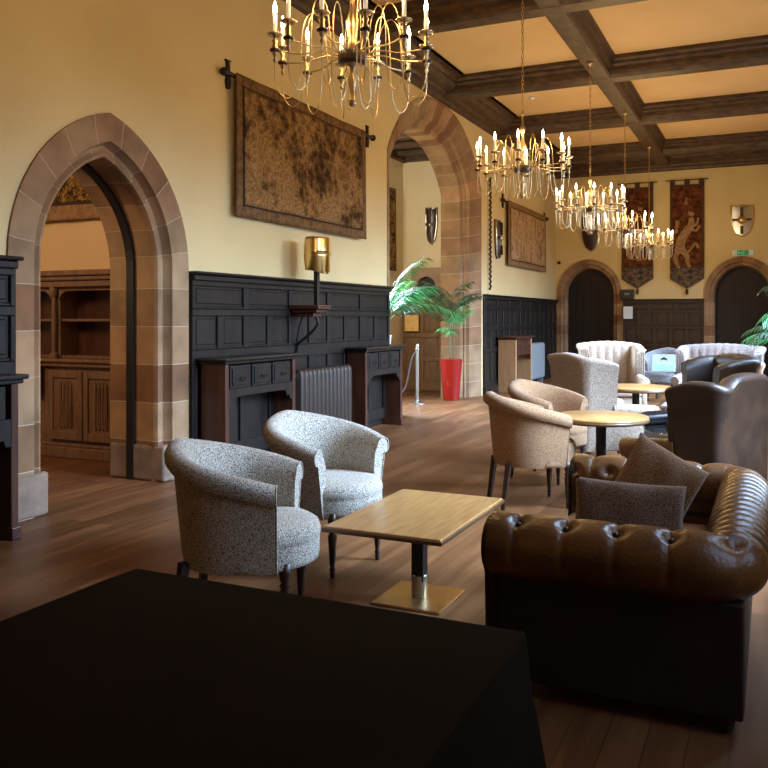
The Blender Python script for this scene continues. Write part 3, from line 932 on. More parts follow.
# shields ---------------------------------------------------------------------
def shield(mp, s, z, w_, h_, label, m1, m2, d=.05):
    base = mp(s, 0, z)
    t = empty('shield', label, 'shield', base)
    def outl(k):
        pts = []
        for i in range(9):
            u = i / 8
            x = (w_ / 2) * k * (math.cos(u ** 1.3 * PI / 2)) if i < 8 else 0
            pts.append((x, (h_ * .30) - u * h_ * .80 * 1.0))
        pts = [((w_ / 2) * k * math.sqrt(max(0, 1 - (i / 8) ** 2.2)), h_ * .25 - (i / 8) * h_ * .75 * k) for i in range(9)]
        top = [(-(w_ / 2) * k, h_ * .5 * k - .0), (-(w_ / 4) * k, h_ * .46 * k), (0, h_ * .5 * k), ((w_ / 4) * k, h_ * .46 * k), ((w_ / 2) * k, h_ * .5 * k)]
        left = [(-x, y) for x, y in pts[:-1]]
        return top + pts + left[::-1]
    def shell(k, d0, d1, m, name, clip=None):
        bm = NB()
        o = outl(k)
        A = [bm.verts.new(mp(s + x, d0, z + y) - base) for x, y in o]
        B = [bm.verts.new(mp(s + x * .94, d1 + .05 * (1 - (2 * x / w_) ** 2), z + y * .94) - base) for x, y in o]
        c = bm.verts.new(mp(s, d1 + .08, z) - base)
        for i in range(len(A)):
            j = (i + 1) % len(A)
            bm.faces.new((A[i], A[j], B[j], B[i])); bm.faces.new((B[i], B[j], c))
        return obj(name, bm, m, t, True, autosmooth=30)
    shell(1, 0, d, m1, 'shield_face')
    bm = NB()
    tube(bm, [mp(s + x, d * .9, z + y) - base for x, y in outl(.97) + outl(.97)[:1]], .018, 6)
    obj('rim', bm, m2, t, True)
    mapf = lambda a, b, c: mp(a, b, c) - base
    for q in ((s - w_ * .07, s + w_ * .07, d + .02, d + .095, z + h_ * .1, z + h_ * .42), (s - w_ * .07, s + w_ * .07, d + .02, d + .095, z - h_ * .40, z - h_ * .16),
              (s - w_ * .42, s - w_ * .2, d + .0, d + .075, z, z + h_ * .07), (s + w_ * .2, s + w_ * .42, d + .0, d + .075, z, z + h_ * .07)):
        bm = NB(); mapbox(bm, mapf, *q)
        obj('cross_bar', bm, 'knob_dark', t)
    bm = NB()
    bmesh.ops.create_uvsphere(bm, u_segments=12, v_segments=8, radius=w_ * .2)
    obj('boss', bm, m2, t, True, tuple(mp(s, d + .05, z + .02) - base))
    return t
shield(mapB, -.66, 3.86, .50, .78, 'silver and gold heraldic shield above the right back door', 'steel', 'gold')
shield(mapB, -4.28, 3.72, .52, .95, 'dark red and silver shield above the left back door, behind chandeliers', 'knob_dark', 'steel')
shield(mapL, 16.05, 3.16, .26, .82, 'narrow dark shield between hanging rope and small tapestry', 'knob_dark', 'steel')
shield(mapP, -6.53, 3.46, .25, .80, 'narrow dark shield on the passage wall through wide arch', 'knob_dark', 'steel')

# rope hanging by second arch
bm = NB()
pts = []
for i in range(120):
    z = 4.35 - i * 2.25 / 119
    pts.append((XL + .05 + .012 * math.cos(i * 1.2), 15.53 + .012 * math.sin(i * 1.2), z))
tube(bm, pts, .022, 6)
setp(obj('hanging_rope', bm, 'iron', smooth=True), 'thick black twisted rope hanging down wall beside wide arch', 'rope')

# helm on its stand -------------------------------------------------------------
HX, HY = XL + .34, 8.24
t = empty('wall_bracket', 'dark carved wall bracket with scrolled iron stay carrying the brass helm', 'bracket', (XL + .05, HY, 1.58))
bm = NB()
box(bm, .0, .40, -.15, .15, .06, .11, .01); box(bm, .02, .36, -.12, .12, .02, .06, .012); box(bm, .04, .30, -.09, .09, -.03, .02, .012)
obj('shelf', bm, 'mahogany', t)
bm = NB(); box(bm, .26, .315, -.028, .028, .11, .58, .006); obj('post', bm, 'iron', t)
bm = NB(); tube(bm, spline([(.28, 0, -.02), (.30, 0, -.12), (.18, 0, -.24), (.05, 0, -.34), (.02, 0, -.42), (.0, 0, -.46)], 6), [.018] * 31, 8)
tube(bm, spline([(.10, 0, -.02), (.05, .0, -.15), (.02, 0, -.30), (.02, 0, -.38)], 6), .012, 8)
obj('scroll_stay', bm, 'iron', t, True)
t = empty('great_helm', 'brass coloured flat topped knight helm on post above panelling', 'helmet', (HX, HY, 2.10))
bm = NB(); lathe(bm, [(.125, 0), (.135, .02), (.145, .15), (.15, .17), (.145, .2), (.14, .36), (.125, .385), (.001, .39)], 24, squash=1.15)
for v in bm.verts:
    if v.co.z < .05 and v.co.x > 0: v.co.z -= .05 * (v.co.x / .13)
obj('skull', bm, 'gold', t, True, autosmooth=30)
bm = NB(); tube(bm, [(.155 * math.cos(a), .175 * math.sin(a), .19) for a in [R(-80 + 10 * k) for k in range(17)]], .012, 6)
box(bm, .135, .17, -.014, .014, -.03, .37)
obj('brow_band', bm, 'gold_deep', t, True, autosmooth=30)
bm = NB()
for s in (-1, 1):
    tube(bm, [(.147 * math.cos(s * R(10 + 6 * k)), .168 * math.sin(s * R(10 + 6 * k)), .212) for k in range(9)], .008, 6)
obj('eye_slit', bm, 'black_paint', t)

# ------------------------------------------------------------ chandeliers
def chandelier():
    t = empty('chandelier', 'nearest brass chandelier of candle bulbs, cut by top of the photo', 'chandelier', (0, 0, 0), 0, None)
    RR = .49
    bm = NB()
    lathe(bm, [(.004, -.42), (.02, -.41), (.028, -.38), (.012, -.35), (.02, -.30), (.03, -.24), (.014, -.19), (.02, -.16), (.075, -.13), (.085, -.10), (.075, -.07), (.03, -.05),
               (.022, .02), (.035, .08), (.04, .14), (.02, .20), (.015, .27), (.03, .31), (.03, .35), (.012, .38), (.01, .48), (.018, .50), (.008, .53)], 16)
    obj('stem', bm, 'brass', t, True)
    bm = NB(); lathe(bm, [(.03, -.15), (.09, -.13), (.095, -.10), (.09, -.07), (.03, -.055)], 16)
    obj('hub', bm, 'knob_dark', t, True, autosmooth=50)
    bm = NB()
    zz = .53
    top = ZB - CHZ
    k = 0
    while zz < top:
        a = (k % 2) * PI / 2
        c, s = math.cos(a), math.sin(a)
        ring = [(c * .013 * math.cos(q), s * .013 * math.cos(q), zz + .03 + .028 * math.sin(q)) for q in [2 * PI * i / 10 for i in range(11)]]
        tube(bm, ring, .0038, 5, cap=False)
        zz += .046; k += 1
    obj('chain', bm, 'gold_deep', t, True)
    bm = NB(); lathe(bm, [(.05, -.0), (.05, -.015), (.02, -.03), (.008, -.06)], 14, 0, 0, top)
    obj('ceiling_hook', bm, 'brass', t, True)
    arms = []
    # meshes of one arm, pointing along +x
    ba = NB()
    lathe(ba, [(.006, -.17), (.014, -.155), (.006, -.135), (.016, -.12), (.02, -.075), (.012, -.05), (.02, -.03), (.009, -.015), (.012, 0)], 8, RR, 0, 0)
    tube(ba, spline([(.07, 0, -.10), (.18, 0, -.075), (.32, 0, -.10), (.44, 0, -.095), (RR, 0, -.09)], 5), .0055, 6)
    bw_ = NB()
    tube(bw_, spline([(RR, 0, -.16), (RR, 0, -.24), (.475, 0, -.33), (.415, 0, -.385), (.355, 0, -.33), (.33, 0, -.18), (.32, 0, .02), (.30, 0, .16), (.25, 0, .225),
                      (.20, 0, .16), (.18, 0, .0), (.165, 0, -.2), (.15, 0, -.34), (.11, 0, -.41), (.07, 0, -.36), (.05, 0, -.26), (.03, 0, -.22)], 5), .0036, 5)
    bs_ = NB()
    tube(bs_, spline([(RR, 0, -.16), (RR, 0, -.24), (.475, 0, -.33), (.415, 0, -.385), (.355, 0, -.33), (.33, 0, -.18), (.32, 0, .02), (.29, 0, .13), (.24, 0, .16),
                      (.19, 0, .10), (.16, 0, .0), (.12, 0, -.06), (.07, 0, -.08)], 5), .0036, 5)
    bk = NB(); lathe(bk, [(.008, -.105), (.03, -.098), (.034, -.09), (.03, -.082), (.008, -.075)], 10, RR, 0, 0)
    bp = NB(); lathe(bp, [(.01, 0), (.045, .004), (.05, .012), (.047, .013), (.012, .006)], 14, RR, 0, 0)
    bc = NB(); lathe(bc, [(.013, .005), (.013, .135), (.009, .14)], 10, RR, 0, 0)
    bb = NB(); lathe(bb, [(.008, .138), (.013, .155), (.0135, .17), (.009, .195), (.003, .215), (.001, .22)], 8, RR, 0, 0)
    a0 = obj('arm', ba, 'brass', t, True)
    subs = [obj('scroll_wire', bw_, 'brass', a0, True), obj('knob', bk, 'knob_dark', a0, True), obj('drip_pan', bp, 'pan', a0, True),
            obj('candle_tube', bc, 'candle', a0, True), obj('bulb', bb, 'bulb', a0, True)]
    a0.rotation_euler.z = R(7)
    short = obj('scroll_wire', bs_, 'brass', None, True)
    for i in range(1, 12):
        a = a0.copy(); COL.objects.link(a); a.parent = t
        a.rotation_euler.z = R(7 + 30 * i)
        for sb in subs:
            q = sb.copy(); COL.objects.link(q); q.parent = a
            if i % 2 and sb is subs[0]: q.data = short.data
    bpy.data.objects.remove(short)
    return t
CHZ = 3.24
ch = chandelier()
spots = [(-2.45, 4.58, CHZ + .07, 0, None),
         (-2.45, 8.45, CHZ, 4, 'second brass chandelier from the camera, hanging left of the far banners'),
         (-2.45, 12.0, CHZ, 11, 'third brass chandelier from the camera, hanging before the left back shield'),
         (-2.45, 15.1, CHZ - .03, 17, 'fourth brass chandelier from the camera, hanging before the left banner'),
         (-2.45, 18.3, CHZ - .03, 23, 'farthest brass chandelier, hanging lowest in the photo between the banners')]
for i, (x, y, z, rz, lab) in enumerate(spots):
    o = ch if i == 0 else copy_tree(ch)
    o.location = (x, y, z); o.rotation_euler.z = R(rz)
    o['group'] = 'brass candle chandeliers down the hall'
    if lab: o['label'] = lab
for (x, y, z, rz, lab), o in zip(spots, [o for o in COL.objects if o.name.startswith('chandelier')]):
    for k in range(4):
        a = R(45 + 90 * k)
        point('candle_light', (x + .46 * math.cos(a), y + .46 * math.sin(a), z + .24), 14.0, (1.0, 0.63, 0.23), .05)

# smoke detector, corner alarm, sign, notice
bm = NB(); lathe(bm, [(.06, 0), (.06, -.02), (.045, -.035), (.03, -.05), (.001, -.052)], 16)
setp(obj('smoke_detector', bm, 'white', None, True, (-4.05, 14.6, ZC)), 'round white smoke detector on the ceiling panel', 'smoke detector')
bm = NB(); box(bm, -.04, .04, -.05, .0, -.04, .04, .015)
setp(obj('wall_sensor', bm, 'iron', None, False, (-5.12, YB, 2.98)), 'small dark sensor box fixed high in far left corner', 'sensor')
t = empty('exit_sign', 'green emergency exit sign above right back door', 'sign', (-.64, YB, 3.10))
bm = NB(); box(bm, -.24, .24, -.05, 0, -.07, .07, .008); obj('housing', bm, 'white', t)
bm = NB(); box(bm, -.13, .13, -.056, -.05, -.06, .06); obj('green_panel', bm, 'green_sign', t)
bm = NB()
tube(bm, [(.0, -.058, .0), (.012, -.058, .025)], .009, 6); bmesh.ops.create_icosphere(bm, subdivisions=1, radius=.011, matrix=Matrix.Translation((.02, -.06, .043)))
tube(bm, [(0, -.058, 0), (-.02, -.058, -.02), (-.035, -.058, -.045)], .006, 6); tube(bm, [(0, -.058, 0), (.02, -.058, -.018), (.015, -.058, -.048)], .006, 6)
tube(bm, [(.01, -.058, .025), (.035, -.058, .008)], .005, 6); tube(bm, [(.008, -.058, .025), (-.02, -.058, .02)], .005, 6)
for q in ((.07, .02, .045), (.09, -.02, .015)): pass
prism(bm, [(-.11, 0), (-.085, .025), (-.085, .008), (-.055, .008), (-.055, -.008), (-.085, -.008), (-.085, -.025)], 1, -.058, -.056)
obj('running_figure', bm, 'white', t)
bm = NB(); box(bm, -.17, .17, -.1, 0, -.12, .12, .01)
o = setp(obj('call_box', bm, 'frame_black', None, False, (-3.36, YB, 2.13)), 'small black box on back wall above the framed notice', 'box')
bm = NB(); box(bm, -.06, .06, -.104, -.1, -.02, .03); obj('display', bm, 'radiator_grey', o)
t = empty('framed_notice', 'white notice in dark frame on back panelling beside left door', 'notice', (-3.33, YB - .08, 1.66))
bm = NB(); box(bm, -.14, .14, -.025, 0, -.18, .18, .006); obj('frame', bm, 'frame_black', t)
bm = NB(); box(bm, -.115, .115, -.028, -.024, -.155, .155); obj('paper', bm, 'white', t)

# ------------------------------------------------------------ tub chairs
def turned_leg(bm, x, y, h):
    lathe(bm, [(.001, 0), (.012, .0), (.016, .02), (.013, .04), (.021, .05), (.013, .06), (.018, .10), (.024, h * .55), (.028, h * .68), (.018, h * .72), (.029, h * .76), (.019, h * .80), (.027, h * .86), (.027, h + .02)], 14, x, y)

def tub_chair(m, label, loc, rz, group, leg='leg_dark', ht=.94):
    """faces +y"""
    t = empty('tub_chair', label, 'armchair', loc, rz, group)
    n_ = 57
    fr = []
    RX, RY = .335, .33
    zb = .345
    pth = []
    for i in range(n_):
        u = -1 + 2 * i / (n_ - 1)
        a = u * R(128)
        s, c = math.sin(a), -math.cos(a)
        x, y = RX * s, RY * c
        o = Vector((s, c, 0))
        if abs(a) > R(90):       # arms run straighter to the front
            y = RY * math.sin(abs(a) - R(90)) * 1.05
            x = math.copysign(RX * (1 - .10 * ((abs(a) - R(90)) / R(38)) ** 2), s)
            o = Vector((math.copysign(1, s), .15 * (abs(a) - R(90)) / R(38), 0)).normalized()
        f_ = min(1, abs(a) / R(128))
        h_ = ht - (ht - .77) * (f_ ** 1.6) - .02 * math.sin(f_ * PI)
        pth.append((Vector((x, y, 0)), o, h_))
    def prof(h_):
        P = [(-.035, zb), (-.02, zb + .06), (0.0, zb + (h_ - zb) * .45), (.018, h_ - .13), (.025, h_ - .095)]
        for k in range(7):
            a = R(-50 + 30 * k)
            P.append((.0 + .052 * math.cos(a) + .012, h_ - .055 + .055 * math.sin(a)))
        P += [(-.060, h_ - .10), (-.068, h_ - .2), (-.06, zb + .18), (-.06, zb + .05)]
        return P
    bm = NB()
    pr = [prof(p[2]) for p in pth]
    V = grid(bm, n_, len(pr[0]), lambda i, j: pth[i][0] + pth[i][1] * pr[i][j][0] + Vector((0, 0, pr[i][j][1])), closed_v=True)
    bm.faces.new(V[0]); bm.faces.new(V[-1][::-1])
    obj('tub_back', bm, m, t, True, autosmooth=60)
    # seat: rounded disc bulging to the front
    bm = NB()
    def ring(k, z):
        out = []
        for i in range(40):
            a = 2 * PI * i / 40
            x = .315 * math.cos(a); y = .03 + .34 * math.sin(a)
            if y < 0: x *= .9; y *= .72
            out.append((x * k, .03 + (y - .03) * k, z))
        return out
    lv = [(.93, zb), (.99, zb + .01), (1.0, zb + .03), (1.0, zb + .105), (.995, zb + .115), (1.01, zb + .125), (1.01, .495), (.98, .525), (.90, .543), (.6, .552), (.2, .555), (.02, .555)]
    rs = [ring(k, z) for k, z in lv]
    V = grid(bm, len(rs), 40, lambda i, j: rs[i][j], closed_v=True)
    bm.faces.new(V[0]); bm.faces.new(V[-1])
    obj('seat', bm, m, t, True, autosmooth=70)
    for i in (0, -1):      # piping down the arm fronts
        bm = NB()
        tube(bm, [pth[i][0] + pth[i][1] * (q[0] * .97) + Vector((0, .002, q[1])) for q in pr[i][:12]], .004, 6)
        obj('piping', bm, m, t, True)
    for s in (-1, 1):
        bm = NB(); turned_leg(bm, s * .22, .24, zb + .02); obj('leg', bm, leg, t, True)
        bm = NB()
        tube(bm, [(s * .205, -.30, 0), (s * .20, -.25, zb + .03)], [.020, .030], 4)
        obj('leg', bm, leg, t)
    return t
g1 = 'grey tweed tub chairs beside the coffee table'
tub_chair('tweed_grey', 'grey speckled tweed tub chair nearest the black table', (-2.41, 3.375, 0), R(-68), g1)
tub_chair('tweed_grey', 'grey speckled tweed tub chair behind its twin, near the wall desks', (-2.58, 4.47, 0), R(-101), g1)
g2 = 'brown tweed tub chairs around the round table'
tub_chair('tweed_brown', 'brown tweed tub chair seen from behind, left of the round table', (-1.83, 6.55, 0), R(-56), g2)
tub_chair('tweed_brown', 'brown tweed tub chair on far side of the nearer round table', (-1.96, 7.66, 0), R(-108), g2)

# ------------------------------------------------------------ coffee table
CT = dict(c=(-1.775, 4.10), w=.65, l=.99, rz=R(90))
t = empty('coffee_table', 'rectangular oak coffee table with square brass base plate', 'table', (CT['c'][0], CT['c'][1], 0), CT['rz'])
L_, W_ = CT['l'] / 2, CT['w'] / 2
bm = NB(); box(bm, -L_, L_, -W_, W_, .455, .48, .008, 3)
obj('tabletop', bm, 'table_oak', t)
bm = NB(); box(bm, -L_ - .008, L_ + .008, -W_ - .008, W_ + .008, .449, .472, .008, 3)
obj('edge_band', bm, 'table_edge', t)
bm = NB(); box(bm, -.035, .035, -.035, .035, .10, .45, .004); box(bm, -.16, .16, -.12, .12, .44, .45)
obj('column', bm, 'black_paint', t)
bm = NB(); lathe(bm, [(.045, .012), (.045, .13), (.04, .135)], 20); obj('column_sleeve', bm, 'steel', t, True, autosmooth=40)
bm = NB(); box(bm, -.20, .20, -.20, .20, 0, .014, .004); obj('base_plate', bm, 'brass_plate', t)

# ------------------------------------------------------------ round tables
def round_table(label, loc, r_):
    t = empty('round_table', label, 'table', loc, 0, 'round oak pedestal tables')
    bm = NB(); lathe(bm, [(.001, .69), (r_ - .03, .69), (r_ - .005, .70), (r_, .712), (r_ - .004, .722), (r_ - .012, .725), (.001, .725)], 48)
    obj('tabletop', bm, 'table_oak', t, True, autosmooth=30)
    bm = NB(); lathe(bm, [(r_ - .02, .674), (r_ + .003, .682), (r_ + .005, .70), (r_ - .01, .706)], 48)
    obj('edge_band', bm, 'table_edge', t, True)
    bm = NB(); lathe(bm, [(.04, .35), (.045, .69)], 20); obj('column', bm, 'black_paint', t, True, autosmooth=30)
    bm = NB(); lathe(bm, [(.05, .02), (.05, .35), (.04, .36)], 20); obj('column_sleeve', bm, 'brass', t, True, autosmooth=30)
    bm = NB(); lathe(bm, [(.001, 0), (.24, 0), (.24, .012), (.06, .03), (.001, .03)], 32); obj('base_plate', bm, 'brass_plate', t, True, autosmooth=30)
round_table('round oak pedestal table between brown tub chairs and leather wing chair', (-1.31, 6.86, 0), .39)
round_table('round oak pedestal table beyond the pale wing chair', (-1.48, 9.9, 0), .43)

# ------------------------------------------------------------ chesterfield sofa
def chesterfield():
    x0, x1, y0, y1 = -1.08, -.06, 3.20, 4.78
    cx, cy = (x0 + x1) / 2, (y0 + y1) / 2
    t = empty('chesterfield_sofa', 'brown buttoned leather sofa with rolled arms and two cushions on it', 'sofa', (cx, cy, 0))
    RL = .128       # roll radius
    ZR = .612
    yc0, yc1, xb = y0 + .02 - cy, y1 - .02 - cy, x1 - .07 - cx
    xa = x0 + .03 - cx
    rc = .13
    # centre line of the roll
    P = []
    def seg(a, b, step=.012):
        a, b = Vector(a), Vector(b)
        k = max(2, int((b - a).length / step))
        for i in range(k): yield a + (b - a) * i / k
    for p in seg((xa, yc0), (xb - rc, yc0)): P.append((p, Vector((0, -1))))
    for k in range(14):
        a = R(-90 + 90 * k / 14); P.append((Vector((xb - rc + rc * math.cos(a), yc0 + rc + rc * math.sin(a))), Vector((math.cos(a), math.sin(a)))))
    for p in seg((xb, yc0 + rc), (xb, yc1 - rc)): P.append((p, Vector((1, 0))))
    for k in range(14):
        a = R(90 * k / 14); P.append((Vector((xb - rc + rc * math.cos(a), yc1 - rc + rc * math.sin(a))), Vector((math.cos(a), math.sin(a)))))
    for p in seg((xb - rc, yc1), (xa, yc1)): P.append((p, Vector((0, 1))))
    P.append((Vector((xa, yc1)), Vector((0, 1))))
    s = [0]
    for (p, _), (q, _) in zip(P, P[1:]): s.append(s[-1] + (q - p).length)
    armlen = (xb - rc - xa)
    blen0 = armlen + rc * PI / 2
    blen1 = blen0 + (yc1 - yc0 - 2 * rc)
    tot = s[-1]
    nb_arm = 4
    btn = [armlen * (k + .55) / nb_arm for k in range(nb_arm)]
    
    btn2 = [tot - b for b in btn]
    ANG = [R(a) for a in range(215, -76, -6)]          # inner side, over the top, to the outer underside
    pr0 = [(-.12, .26), (-.125, .34), (-.13, .42)]
    def disp(sv, a):
        d = 0
        if sv < armlen + .05 or sv > tot - armlen - .05:
            for b in (btn if sv < tot / 2 else btn2):
                du = sv - b
                # pleat from the button outwards and inwards
                wv = math.exp(-(du / .013) ** 2)
                out = 1 if a < R(70) else 0
                fade = max(0, min(1, (a + R(70)) / R(60))) if a < R(70) else max(0, min(1, (R(220) - a) / R(60)))
                d -= .009 * wv * fade
                da = (a - R(70)) * RL
                d -= .036 * math.exp(-((du * du + da * da) / .030 ** 2))
                da2 = (a - R(150)) * RL
                du2 = du - armlen / nb_arm / 2
                d -= .03 * math.exp(-((du2 * du2 + da2 * da2) / .030 ** 2))
            sp_ = armlen / nb_arm
            ph = ((sv - (btn[0] if sv < tot / 2 else btn2[0])) / sp_) % 1
            d += .006 * math.sin(PI * ph) * max(0, math.sin(max(0, min(PI, a + .3))))
        if blen0 - .1 < sv < blen1 + .1:
            sp_ = (blen1 - blen0) / 13
            # pleats swing sideways as they climb over the roll
            sh = .5 * max(0, min(1, (a - R(75)) / R(55)))
            ph = ((sv - blen0) / sp_ + sh) % 1
            e = min(ph, 1 - ph)
            fade = min(1, (sv - blen0 + .1) / .1, (blen1 + .1 - sv) / .1) * max(0, min(1, (a + R(50)) / R(70)))
            d += fade * (.020 * math.sin(PI * ph) ** .6 - .016)
        if armlen - .02 <= sv <= blen0 + .02 :
            q = (sv - armlen) / (blen0 - armlen)
            for c in (.5,):
                du = (q - c) * (blen0 - armlen)
                da = (a - R(60)) * RL
                d -= .03 * math.exp(-((du * du + da * da) / .03 ** 2))
                d -= .010 * math.exp(-(du / .014) ** 2) * max(0, min(1, (a + R(60)) / R(60)))
        return d
    rows = []
    for i, (p, o) in enumerate(P):
        row = []
        for (q, z) in pr0: row.append(Vector((p.x + o.x * q, p.y + o.y * q, z)))
        for a in ANG:
            r_ = RL + disp(s[i], a)
            q = r_ * math.cos(a); z = ZR + r_ * math.sin(a)
            row.append(Vector((p.x + o.x * q, p.y + o.y * q, z)))
        rows.append(row)
    bm = NB()
    V = grid(bm, len(rows), len(rows[0]), lambda i, j: rows[i][j])
    for e_ in (0, -1):
        c = bm.verts.new((P[e_][0].x - .0, P[e_][0].y, ZR - .06))
        r_ = V[e_]
        for a, b in zip(r_, r_[1:]): bm.faces.new((a, b, c))
        bm.faces.new((r_[-1], r_[0], c))
    obj('rolled_back_and_arms', bm, 'leather', t, True, autosmooth=70)
    # front scroll facings with nail trim
    for yy in (yc0, yc1):
        bm = NB()
        sgn = -1 if yy < 0 else 1
        pts = [(RL * .93 * math.cos(R(a)), ZR + RL * .93 * math.sin(R(a))) for a in range(-60, 216, 15)]
        pts = [(sgn * p, q) for p, q in pts] + [(sgn * -.12, .34), (sgn * -.12, .08), (sgn * .05, .08)]
        prism(bm, [(yy + p, q) for p, q in pts], 0, xa - .025, xa + .01)
        bmesh.ops.bevel(bm, geom=bm.edges[:], offset=.006, segments=2, affect='EDGES')
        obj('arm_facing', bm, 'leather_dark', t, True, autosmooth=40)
    # outer panels
    bm = NB()
    dd = .035
    box(bm, xa, xb + dd + .0, yc0 - dd, yc0 + .12, .07, .50, .01)
    obj('side_panel', bm, 'leather_side_shade', t)
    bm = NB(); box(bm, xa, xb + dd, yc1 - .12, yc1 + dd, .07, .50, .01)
    obj('side_panel', bm, 'leather_side_shade', t)
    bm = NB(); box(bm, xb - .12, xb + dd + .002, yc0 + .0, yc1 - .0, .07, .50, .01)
    obj('back_panel', bm, 'leather_side_shade', t)
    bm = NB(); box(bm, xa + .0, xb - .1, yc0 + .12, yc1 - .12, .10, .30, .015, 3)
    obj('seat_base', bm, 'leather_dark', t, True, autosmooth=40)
    m_ = (yc0 + yc1) / 2
    for a, b in ((yc0 + .125, m_ - .003), (m_ + .003, yc1 - .125)):
        bm = NB(); box(bm, xa - .01, xb - .13, a, b, .30, .44, .045, 5)
        obj('seat_cushion', bm, 'leather', t, True)
    for b in btn + btn2:
        i = min(range(len(s)), key=lambda k: abs(s[k] - b))
        p, o = P[i]
        a = R(70); r_ = RL - .028
        bm = NB(); bmesh.ops.create_uvsphere(bm, u_segments=10, v_segments=6, radius=.013)
        obj('button', bm, 'button', t, True, (p.x + o.x * r_ * math.cos(a), p.y + o.y * r_ * math.cos(a), ZR + r_ * math.sin(a)))
    for sx in (xa + .07, xb - .03):
        for sy in (yc0 + .03, yc1 - .03):
            bm = NB(); lathe(bm, [(.02, 0), (.035, .02), (.04, .05), (.03, .08)], 12, sx, sy)
            obj('foot', bm, 'leg_dark', t, True)
    return t
chesterfield()

def cushion(name, label, loc, rot, w_, h_, th, m):
    bm = NB()
    n_ = 22
    for sgn in (1, -1):
        def fn(i, j):
            u = -1 + 2 * i / n_; v = -1 + 2 * j / n_
            e = (1 - abs(u) ** 2.6) * (1 - abs(v) ** 2.6)
            pin = 1 - .07 * (1 - abs(v) ** 2) * 0 - .05 * (1 - u * u) * abs(v) ** 3 
            pin2 = 1 - .05 * (1 - v * v) * abs(u) ** 3
            return Vector((u * w_ / 2 * pin2, v * h_ / 2 * pin, sgn * (th / 2) * max(0, e) ** .5 + .004 * math.sin(u * 7 + v * 3)))
        grid(bm, n_ + 1, n_ + 1, fn)
    bmesh.ops.remove_doubles(bm, verts=bm.verts[:], dist=.0006)
    o = obj(name, bm, m, None, True)
    o.rotation_euler = rot
    o.location = loc
    return setp(o, label, 'cushion', 'scatter cushions on the leather sofa')
cushion('cushion', 'dark woven rectangular cushion lying nearer, against the near sofa arm', (-.555, 3.50, .70), (R(74), R(2), R(6)), .46, .31, .14, 'cushion_grey')
cushion('cushion', 'brown woven square cushion tilted on its corner behind the darker one', (-.48, 3.83, .785), (R(68), R(30), R(8)), .35, .35, .14, 'cushion_brown')

